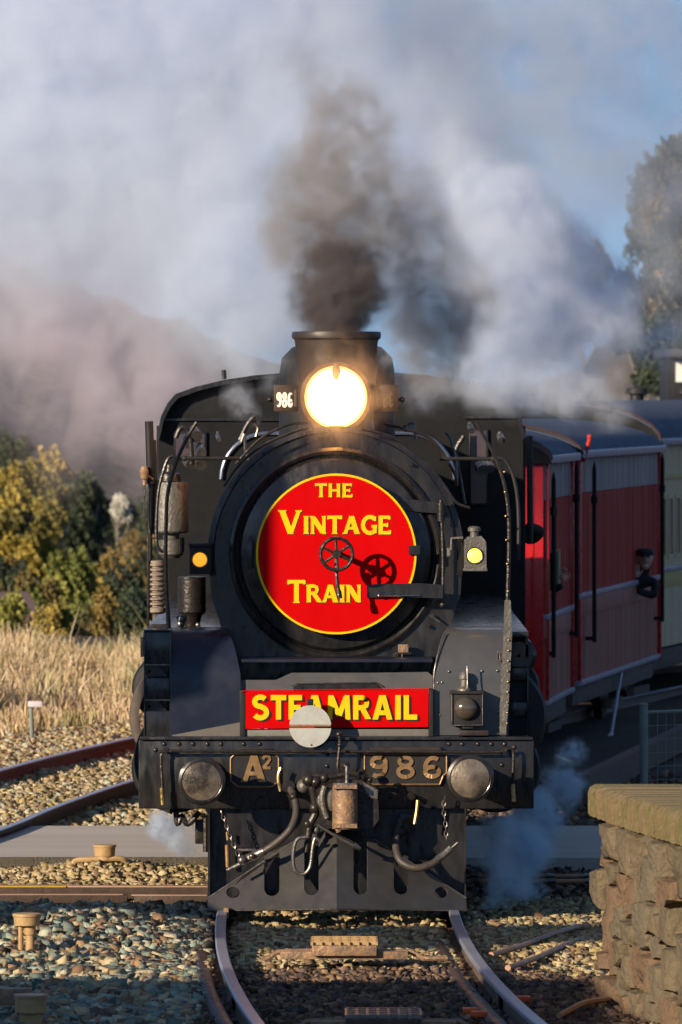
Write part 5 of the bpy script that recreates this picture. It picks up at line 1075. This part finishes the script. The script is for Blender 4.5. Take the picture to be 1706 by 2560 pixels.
tree(70, 1130, 170, 210, -7, 7200, .13, yel, 'tall yellow autumn tree at the left edge', 12)
tree(10, 1215, 160, 130, -7, 4200, .13, yel+gre, 'yellow green tree cut by the left edge of the photo', 10)
tree(20, 1400, 150, 120, -7, 3200, .12, ora+gre, 'low brownish tree in front of the left edge group', 9)
tree(185, 1190, 200, 190, -9, 5200, .15, gre, 'broad dark green tree behind the yellow one', 12)
tree(110, 1250, 165, 170, -7, 3800, .12, yel+lim, 'golden tree below the tall yellow one', 10)
tree(165, 1385, 135, 175, -6, 6500, .10, lim, 'bright lime green bush shaped tree left of the engine', 10)
tree(95, 1430, 132, 130, -6, 2600, .10, lim+ora, 'small olive tree just above the grass', 8)
tree(285, 1380, 150, 160, -6, 3600, .11, ora+gre, 'russet tipped tree nearest the engine step', 10)
tree(240, 1440, 138, 110, -6, 3000, .10, gre+yel, 'low olive tree between lime and russet trees', 9)
tree(300, 1260, 210, 120, -9, 3600, .15, gre, 'dark tree behind the russet tipped one', 10)
tree(350, 1330, 190, 150, -8, 3600, .14, gre+ora, 'dark tree partly hidden by the step post', 10)
tree(300, 1238, 185, 66, -1.2, 2600, .07, [(.75, .72, .62), (.6, .58, .5)], 'small tree full of white blossom', 7, name='blossom_tree', crown=.8)
tree(30, 1090, 260, 110, -9, 3400, .17, gre, 'far grey green tree behind the left edge', 9)
tree(400, 1180, 280, 220, -12, 4000, .2, gre, 'far dark tree hidden mostly by the cab', 10)
# right hillside
tree(1705, 345, 250, 120, 2, 4200, .17, ros+gre, 'tallest tree at the right edge breaking the skyline', 11)
tree(1665, 400, 240, 190, 1, 6000, .16, ros+gre, 'rosy green tree in front of the skyline', 13)
tree(1700, 500, 215, 190, 1, 6000, .15, gre+ros+ora, 'dark green tree with orange patches at the right', 13)
tree(1700, 620, 190, 170, 0, 5200, .14, gre, 'deep green tree at the right edge above the carriages', 12)
tree(1610, 680, 185, 150, 0, 4600, .14, gre+ros, 'blue green tree behind the smoke edge', 11)
tree(1440, 560, 300, 200, 0, 3600, .19, ros+gre, 'far tree veiled by pale smoke', 10)
tree(1660, 780, 170, 160, 0, 4600, .13, gre, 'low dark tree above the carriage roofs', 11)
# off to the left: the tree that shades the bank
tree(-1930, 950, 78, 1000, 0, 5000, .12, gre, 'dark tree beyond the left edge of the photo', 10)
# hillsides
def hill(name, pts, Y, depth, zb, m):
    b = MB(); pts = [(x, z) for (x0, z0), (x1, z1) in zip(pts, pts[1:]) for x, z in [(x0+(x1-x0)*k/12, z0+(z1-z0)*k/12) for k in range(12)]] + [pts[-1]]
    pts = [(x, z + (1.1*noise.noise((x*.5, 0, 5)) + .7*noise.noise((x*1.7, 0, 8)))*min(1, abs(x)/15)) for x, z in pts]; n = len(pts); rows = []
    for k in range(9):
        t = k/8; rows.append([b.b.verts.new((x*(1+.25*t), Y + depth*t, zb + (z-zb)*(math.sin(min(1, t*1.4)*math.pi/2)) + (1.2*noise.noise((x*.15, t*6, 2)) if 0 < k < 8 else 0))) for x, z in pts])
    for a_, c_ in zip(rows, rows[1:]):
        for i in range(n-1): b._f((a_[i], a_[i+1], c_[i+1], c_[i]))
    return tag(b.build(name, m, None, 60), kind='structure')
M['hillm'] = mat('wooded_purple_brown_slope', (.075, .065, .06), .95, 0, (.15, .12, .10), .12, .3, .5, .3, bd=1.5)
hill('hill', [(-170, 40), (-110, 34), (-75, 31), (-52, 27), (-40, 23), (-28, 17), (-17, 12), (-6, 7), (4, 3), (30, -4)], 520, 350, -14, M['hillm'])
hill('hillside', [(2, -2), (8, 3), (14, 7), (22, 10), (40, 15), (90, 24), (200, 30)], 230, 160, -6, M['hillm'])
# dry grass
N = 46000; g = np.random.default_rng(5)
gx_ = g.uniform(-11, -1.2, N); gy_ = 24 + 26*g.random(N)**1.1
edge = 24.2 + (gx_ + 5)*(-.0) + np.where(gx_ > -4.4, (gx_+4.4)*4.0, 0)
keep = gy_ > edge + .6*np.sin(gx_*3); gx_, gy_ = gx_[keep], gy_[keep]; N = len(gx_)
gzv = np.array([gh(x, y) for x, y in zip(gx_, gy_)]); clump = np.array([noise.noise((x*.8, y*.25, 9)) for x, y in zip(gx_, gy_)])
h = (.14 + .30*np.clip((gy_-27)/14, 0, 1)) * (1 + .7*clump) * g.uniform(.5, 1.3, N); h = np.where(g.random(N) < .008, h*1.9, h)
a = g.uniform(0, math.pi, N); ln = g.normal(0, .22, (N, 2)) * h[:, None]; wd_ = g.uniform(.006, .016, N)
p0 = np.stack([gx_-np.cos(a)*wd_, gy_-np.sin(a)*wd_, gzv-.05], 1); p1 = np.stack([gx_+np.cos(a)*wd_, gy_+np.sin(a)*wd_, gzv-.05], 1)
m0 = (p0+p1)/2 + np.concatenate([ln*.4, (h*.6)[:, None]], 1); wv_ = np.stack([np.cos(a)*wd_*.8, np.sin(a)*wd_*.8, 0*a], 1)
tp = (p0+p1)/2 + np.concatenate([ln*1.2, h[:, None]], 1)
V_ = np.stack([p0, p1, m0+wv_, m0-wv_, m0-wv_, m0+wv_, tp+wv_*.3, tp-wv_*.3], 1).reshape(-1, 3); Fq = np.concatenate([np.arange(N)[:, None]*8 + np.array([0, 1, 2, 3]), np.arange(N)[:, None]*8 + np.array([4, 5, 6, 7])])
pal = np.array([(.62, .47, .29), (.68, .55, .38), (.52, .37, .21), (.34, .26, .12), (.22, .20, .08)]); low = np.clip((34-gy_)/8, 0, 1)
ci = np.where(g.random(N) < .25 + .4*low*(clump > 0), g.integers(2, 5, N), g.integers(0, 3, N)); pt = np.array([noise.noise((x*1.3, y*.22, 21)) for x, y in zip(gx_, gy_)]); c = pal[ci]*g.uniform(.7, 1.2, (N, 1))*(1 + .55*pt[:, None]); c[:, 1] *= 1 + .12*(pt < -.15)
tag(raw_mesh('grass', V_, Fq, M['grass'], None, np.repeat(c, 8, 0)), kind='stuff')
# weatherboard house low at the left
hs = empty('house', P(30, 1590, 72), label='low pale house with brown roof behind the grass at the left', cat='house')
b = MB(); b.pbox(-140, 1535, 108, 1640, 72, 4, 0); b.build('wall', M['housewall'], hs)
b = MB(); A_ = [P(-160, 1540, 71.6), P(112, 1540, 71.6), P(70, 1480, 74), P(-160, 1480, 74)]; v = [b.b.verts.new(p) for p in A_] + [b.b.verts.new(p + Vector((0, .1, -.12))) for p in A_]
for f in ((0,1,2,3),(7,6,5,4),(0,4,5,1),(1,5,6,2),(2,6,7,3),(3,7,4,0)): b._f([v[i] for i in f])
b.build('roof', M['houseroof'], hs); b = MB(); b.pbox(82, 1525, 92, 1640, 71.4, .1); b.build('corner_post', M['white'], hs); b = MB(); b.pbox(20, 1555, 50, 1600, 71.95, .03); b.build('window', M['glass'], hs)
# signal box at the top right
sb_ = empty('signal_box', P(1720, 1200, 88), label='dark signal box with pale window above the buff carriage', cat='building')
Y = 88
b = MB(); b.pbox(1672, 892, 1900, 1400, Y, 4); b.build('wall', M['blackm'], sb_)
b = MB(); b.pbox(1664, 872, 1920, 893, Y-.6, 5.4, .03); b.build('roof', mat('slate_signal_box_roof', (.05, .05, .06), .6), sb_)
b = MB(); b.pbox(1690, 905, 1760, 955, Y-.05, .05); b.build('window', M['white'], sb_)
b = MB(); b.pbox(1575, 1008, 1690, 1400, Y+6, 4); b.build('lean_to', M['blackm'], sb_)

# low scrub between the grass and the valley trees
for i, (px, yt, d, wp, pl_, lb) in enumerate(((40, 1490, 122, 120, lim, 'low green scrub bush behind the grass at far left'), (230, 1485, 124, 130, ora, 'rusty scrub bush behind the tall grass stems'), (330, 1470, 126, 120, gre, 'dark scrub bush beside the engine steps'), (140, 1500, 120, 110, yel, 'small golden scrub bush at the grass top'))):
    tree(px, yt, d, wp, -3.5, 3000, .09, pl_, lb, 8, name='bush')
# ================================================================== SMOKE AND STEAM
def smoke(name, label, puffs, lo, hi, vox, dens, col, nscale, namp, thr=(.25, .9), seed=0., aniso=.2, fine=.5, wisp=.85):
    """density grid evaluated on a voxel cube: soft puffs (centre, radius, weight) broken up by two scales of noise"""
    me = bpy.data.meshes.new(name); me.from_pydata([lo, hi], [], []); o = bpy.data.objects.new(name, me); link(o); tag(o, label, kind='stuff')
    ng = bpy.data.node_groups.new(name + '_field', 'GeometryNodeTree'); ng.interface.new_socket('Geometry', in_out='OUTPUT', socket_type='NodeSocketGeometry')
    N_, Lk = ng.nodes, ng.links
    out = N_.new('NodeGroupOutput'); vc = N_.new('GeometryNodeVolumeCube'); sm = N_.new('GeometryNodeSetMaterial')
    vc.inputs['Min'].default_value = lo; vc.inputs['Max'].default_value = hi
    for ax, a, b_ in zip('XYZ', lo, hi): vc.inputs['Resolution ' + ax].default_value = max(8, int((b_-a)/vox))
    pos = N_.new('GeometryNodeInputPosition').outputs[0]
    def vm(op, a, b_=None, sc=None):
        n = N_.new('ShaderNodeVectorMath'); n.operation = op
        Lk.new(a, n.inputs[0])
        if b_ is not None:
            if isinstance(b_, (tuple, list, Vector)): n.inputs[1].default_value = tuple(b_)
            else: Lk.new(b_, n.inputs[1])
        if sc is not None: n.inputs['Scale'].default_value = sc
        return n.outputs['Value'] if op in ('DISTANCE', 'LENGTH') else n.outputs['Vector']
    def mm(op, a, b_=None, c=None):
        n = N_.new('ShaderNodeMath'); n.operation = op
        for i, v in enumerate((a, b_, c)):
            if v is None: continue
            if isinstance(v, (int, float)): n.inputs[i].default_value = v
            else: Lk.new(v, n.inputs[i])
        return n.outputs[0]
    def nz(scale, det, w_):
        n = N_.new('ShaderNodeTexNoise'); n.noise_dimensions = '4D'; n.inputs['W'].default_value = w_ + seed; n.inputs['Scale'].default_value = scale; n.inputs['Detail'].default_value = det; n.inputs['Roughness'].default_value = .55; Lk.new(pos, n.inputs['Vector']); return n
    wv = vm('SCALE', vm('SUBTRACT', nz(nscale, 3, 1.3).outputs['Color'], (.5, .5, .5)), sc=namp*2)
    wp = vm('ADD', pos, wv); tot = None
    for c, r, wt in puffs:
        f = N_.new('ShaderNodeMapRange'); f.interpolation_type = 'SMOOTHSTEP'; Lk.new(vm('DISTANCE', wp, c), f.inputs[0]); f.inputs[1].default_value = r; f.inputs[2].default_value = 0; f.inputs[3].default_value = 0; f.inputs[4].default_value = wt
        tot = f.outputs[0] if tot is None else mm('ADD', tot, f.outputs[0])
    nn = nz(nscale*3.2, 5, 7.7).outputs['Fac']
    tot = mm('MINIMUM', tot, 1.6)
    e_ = mm('ADD', tot, mm('MULTIPLY', mm('SUBTRACT', nn, .5), fine*2))
    rg = N_.new('ShaderNodeMapRange'); rg.interpolation_type = 'SMOOTHSTEP'; Lk.new(e_, rg.inputs[0]); rg.inputs[1].default_value = thr[0]; rg.inputs[2].default_value = thr[1]; rg.inputs[3].default_value = 0; rg.inputs[4].default_value = 1
    nn2 = nz(nscale*1.3, 3, 3.1).outputs['Fac']
    dn = mm('MULTIPLY', mm('MULTIPLY', rg.outputs[0], tot), mm('MULTIPLY_ADD', nn2, 1.6, .2))
    Lk.new(mm('MULTIPLY', dn, dens), vc.inputs['Density']); Lk.new(vc.outputs[0], sm.inputs[0]); Lk.new(sm.outputs[0], out.inputs[0])
    m = bpy.data.materials.new(name + '_medium'); m.use_nodes = True; t = m.node_tree; t.nodes.clear(); mo = t.nodes.new('ShaderNodeOutputMaterial'); pv = t.nodes.new('ShaderNodeVolumePrincipled')
    pv.inputs['Color'].default_value = (*col, 1); 
    tx = t.nodes.new('ShaderNodeTexCoord'); n1 = t.nodes.new('ShaderNodeTexNoise'); n1.inputs['Scale'].default_value = max(1.6, nscale*4.2); n1.inputs['Detail'].default_value = 2; n1.inputs['Roughness'].default_value = .6; n1.inputs['Distortion'].default_value = .6; t.links.new(tx.outputs['Object'], n1.inputs[0])
    mr = t.nodes.new('ShaderNodeMapRange'); mr.interpolation_type = 'SMOOTHSTEP'; mr.inputs[1].default_value = .36; mr.inputs[2].default_value = .62; mr.inputs[3].default_value = 1 - wisp; mr.inputs[4].default_value = 1 + wisp; t.links.new(n1.outputs[0], mr.inputs[0]); t.links.new(mr.outputs[0], pv.inputs['Density'])
    pv.inputs['Anisotropy'].default_value = aniso; t.links.new(pv.outputs[0], mo.inputs['Volume'])
    m.cycles.volume_interpolation = 'LINEAR'
    sm.inputs['Material'].default_value = m; md = o.modifiers.new('field', 'NODES'); md.node_group = ng; return o
def PF(*rows): return [(tuple(P(x, y, Y)), L(r, Y), w_) for x, y, Y, r, w_ in rows]
# dark exhaust straight from the chimney
smoke('dark_chimney_smoke', 'dark sooty smoke just above the chimney mouth', PF(
  (842, 835, 1.9, 95, 1.5), (838, 800, 2.0, 115, 1.5), (870, 760, 2.2, 140, 1.5), (800, 740, 2.3, 120, 1.2), (925, 725, 2.4, 110, 1.3), (850, 690, 2.6, 140, 1.2), (775, 655, 2.7, 115, .9), (915, 665, 2.7, 100, .8), (800, 600, 3.0, 130, .6), (890, 600, 3.0, 120, .5), (760, 560, 3.1, 90, .4)),
  (-1.3, 1.0, 3.85), (1.5, 4.2, 5.2), .035, 7.5, (.22, .19, .185), 1.7, .26, (.12, 1.15), 0.0, .0, .55)
smoke('brown_smoke_plume', 'thinner brown grey smoke spreading up and to the right', PF(
  (850, 700, 3.0, 220, .9), (760, 560, 3.2, 210, .9), (900, 560, 3.4, 230, .8), (780, 460, 3.6, 190, 1.0), (900, 420, 3.8, 210, .8), (860, 320, 4.0, 190, .9), (930, 300, 4.0, 130, .6), (740, 220, 4.3, 180, .6), (820, 190, 4.4, 120, .4), (1020, 480, 4.0, 190, .5),
  (1040, 600, 3.8, 240, .8), (1120, 740, 3.8, 260, .55), (1010, 800, 3.6, 220, .7), (1150, 860, 4.0, 230, .6), (1060, 900, 4.2, 180, .7), (1220, 700, 4.4, 180, .5), (680, 720, 3.6, 150, .4), (1000, 960, 5, 130, .6), (1200, 960, 5.5, 150, .5)),
  (-2.1, 1.4, 3.4), (2.9, 6.6, 6.9), .06, 2.1, (.54, .51, .50), 1.2, .42, (.18, 1.05), 1.0, .0, .60)
# pale steam cloud drifting back over the train
smoke('pale_steam_cloud', 'broad pale blue white steam cloud filling the sky behind the engine', PF(
  (60, 200, 17, 620, 1.1), (350, 60, 16, 560, 1.1), (420, 380, 15, 520, 1.1), (760, -20, 15, 480, 1.1), (150, 520, 16, 500, 1.0), (620, 480, 13, 430, 1.0), (640, 760, 12, 300, .9), (560, 880, 12, 260, .7), (880, 200, 13, 400, .9), (560, 720, 12, 330, .9), (330, 680, 13, 340, .7),
  (980, 400, 12, 360, .9), (1120, 560, 12, 330, .8), (1280, 720, 13, 330, .8), (1100, 260, 15, 360, .7), (1080, 60, 16, 380, .6), (1250, 380, 15, 280, .5), (1350, 100, 18, 420, .35), (1500, 420, 20, 330, .35), (1620, 200, 20, 300, .2), (700, 860, 12, 300, .7), (900, 560, 11, 300, .8), (950, 760, 10, 260, .8)),
  (-6.0, 7.0, 2.3), (5.0, 25, 8.9), .12, 1.6, (.78, .84, .94), .62, .85, (.10, 1.0), 5.0, -.05, .50, .55)
smoke('steam_billow', 'dense rounded billow of bluish steam rolling down over the carriage roofs', PF(
  (1090, 330, 10, 120, .8), (1150, 420, 9.5, 160, 1.0), (1230, 510, 9, 170, 1.2), (1330, 590, 9, 180, 1.3), (1430, 660, 9.5, 170, 1.4), (1520, 720, 10, 150, 1.4), (1570, 790, 11, 130, 1.4), (1600, 850, 12, 110, 1.2), (1580, 720, 11, 100, 1.0), (1230, 680, 8, 230, 1.1), (1360, 780, 8.5, 230, 1.2), (1480, 850, 10, 190, 1.2), (1250, 850, 8, 220, 1.0), (1380, 920, 9.5, 180, 1.1), (1470, 960, 11, 140, 1.0), (1300, 985, 10, 130, 1.0), (1400, 1010, 11, 120, 1.0), (1500, 1010, 13, 110, .9), (1230, 1000, 10, 110, .7), (1150, 930, 8, 170, .7), (1120, 560, 9, 170, .7)),
  (.5, 5.5, 2.9), (4.1, 14.5, 6.4), .075, 3.0, (.84, .89, .98), 1.1, .46, (.18, .85), 8.0, -.05, .58, .6)
# thin smoke hanging between the train and the trees on the right
smoke('right_smoke_drift', 'thin blue grey smoke drifting in front of the right hand trees', PF(
  (1400, 500, 40, 330, .9), (1550, 420, 44, 260, .6), (1300, 600, 38, 330, 1.0), (1500, 700, 42, 300, .9), (1640, 560, 44, 240, .55), (1660, 760, 44, 280, .9), (1690, 450, 46, 300, .9), (1350, 380, 44, 260, .7), (1250, 200, 46, 520, 1.2), (1550, 200, 46, 520, 1.0), (1100, 60, 46, 460, 1.1), (1400, 20, 46, 400, .9)),
  (1.0, 26, 1.5), (7.5, 56, 10.5), .28, .34, (.72, .78, .90), .25, .9, (.02, 1.0), 11.0, 0, .25)
# thin drift low at the left, in front of the trees
smoke('grey_smoke_drift', 'thin lilac grey smoke drifting low at the left of the cab', PF(
  (60, 700, 32, 380, .8), (120, 850, 30, 400, .9), (350, 900, 26, 380, 1.0), (300, 1060, 26, 300, .9), (430, 1000, 22, 300, 1.0), (120, 1040, 32, 300, .9), (370, 1200, 28, 210, .8), (330, 1350, 30, 180, .5), (520, 860, 20, 280, .8), (60, 600, 30, 380, 1.0), (260, 740, 30, 330, .9), (420, 820, 28, 260, .8)),
  (-7.5, 15, -1.5), (-.3, 46, 8.0), .22, .50, (.80, .75, .82), .28, .9, (.10, 1.0), 9.0, -.1, .30)
# wisps on the cab front and over the boiler
smoke('cab_wisp', 'small wisps of steam over the boiler in front of the cab', PF((590, 985, 8, 90, 1), (620, 1030, 8, 60, .8), (520, 1010, 8.5, 80, .6), (1060, 990, 8, 110, 1), (1120, 960, 8.4, 110, 1), (960, 960, 7.5, 110, .9), (1180, 990, 9, 80, .6), (680, 950, 7, 70, .8), (700, 890, 4.4, 80, .8), (985, 890, 4.4, 90, .9), (1010, 950, 5, 110, .8)),
  (-1.6, 4.0, 3.1), (1.7, 9.9, 4.2), .06, 5.0, (.85, .85, .88), 1.7, .14, (.3, 1.1), 2.0, .2, .42)
# cylinder cock steam on both sides
smoke('cylinder_steam_right', 'blue shaded steam blowing from under the right cylinder', PF((1300, 2120, 2.4, 120, 1.2), (1270, 2200, 1.6, 80, 1.0), (1350, 2040, 3.2, 110, 1.1), (1400, 1960, 4.2, 95, 1.1), (1420, 1900, 5, 65, 1), (1250, 2080, 1.4, 90, .8), (1230, 2250, 1.2, 60, .8), (1320, 2210, 2.2, 70, .8), (1230, 2160, 1.3, 80, 1.0)),
  (.75, .6, -.1), (2.4, 6.0, 1.3), .04, 20, (.80, .92, 1.0), 3.8, .24, (.16, .8), 4.0, .0, .55)
smoke('cylinder_steam_left', 'small puff of pale steam under the left end of the beam', PF((420, 2070, 1.6, 65, 1.2), (390, 2050, 1.6, 45, .9), (455, 2110, 1.4, 55, .9), (470, 2060, 1.2, 50, .7)),
  (-1.7, .7, -.05), (-.9, 2.6, .95), .03, 22, (.86, .92, 1.0), 4.5, .12, (.12, .8), 6.0, .2, .4)
smoke('headlight_glow_haze', 'added thin warm haze carrying the glow around the lit headlight', PF((842, 985, .55, 190, 1.0), (842, 900, .9, 170, .9), (930, 1000, .8, 150, .8), (842, 1070, .5, 150, .6)), (-.75, .02, 2.9), (.95, 1.6, 4.1), .05, .30, (.85, .75, .62), 2.0, .1, (.05, 1.0), 3.0, 0, .2)  # haze volume added so the headlight shows a bloom
# warm light thrown by the headlight on the casing, chimney and smokebox top
pl = bpy.data.lights.new('headlight_glow', 'POINT'); pl.energy = 28; pl.color = (1, .42, .08); pl.shadow_soft_size = .12
po = bpy.data.objects.new('headlight_glow', pl); link(po); po.location = hl + Vector((0, -.22, -.02))
# ================================================================== loose pieces become parts of their own
def split_loose(o):
    b = bmesh.new(); b.from_mesh(o.data); b.verts.ensure_lookup_table(); seen = [0]*len(b.verts); k = 0
    for v in b.verts:
        if seen[v.index]: continue
        k += 1; st_ = [v]; seen[v.index] = k
        while st_:
            u = st_.pop()
            for e_ in u.link_edges:
                x = e_.other_vert(u)
                if not seen[x.index]: seen[x.index] = k; st_.append(x)
    if k < 2: b.free(); return
    for i in range(1, k+1):
        c_ = b.copy(); c_.verts.ensure_lookup_table(); bmesh.ops.delete(c_, geom=[c_.verts[j] for j in range(len(seen)) if seen[j] != i], context='VERTS')
        if i == 1: t_ = o.data; c_.to_mesh(t_); q_ = o
        else:
            t_ = o.data.copy(); c_.to_mesh(t_); q_ = o.copy(); q_.data = t_; COL.objects.link(q_)
        c_.free(); t_.set_sharp_from_angle(angle=R(35))
    b.free()
SING = {k: k[:-1] for k in ('steam_valves', 'pump_fittings', 'plate_studs', 'drain_cocks', 'plate_bolts', 'beam_rivets', 'bar_rivets', 'cover_rivets', 'roof_rivets', 'cylinder_bolts')}
LOOSE = ('hinge_strap', 'cab_beading', 'injector_pipe', 'steam_valves', 'corner_post', 'pump_fittings', 'rail_grip', 'plate_bracket', 'pilot_flange', 'guard_iron', 'handrail', 'steam_pipe', 'bent_handrail', 'apron_post', 'main_frame', 'coupling_rod', 'bogie_frame', 'plate_studs', 'cab_side', 'exhaust_stack', 'air_pipe', 'uncoupling_gear', 'fishplate', 'drain_pipe', 'magnet_tie', 'waist_rail', 'buffer_guard', 'coupler_lug', 'coupler_pin', 'drain_cocks', 'wheelset', 'pump_head', 'hose_stop_cock', 'plate_bolts', 'beam_rivets', 'bar_rivets', 'cover_rivets', 'roof_rivets', 'cylinder_bolts')
for o in list(bpy.data.objects):
    if o.type == 'MESH' and o.name.split('.')[0] in LOOSE and o.data.users == 1:
        if o.name.split('.')[0] in SING: o.name = SING[o.name.split('.')[0]]
        split_loose(o)
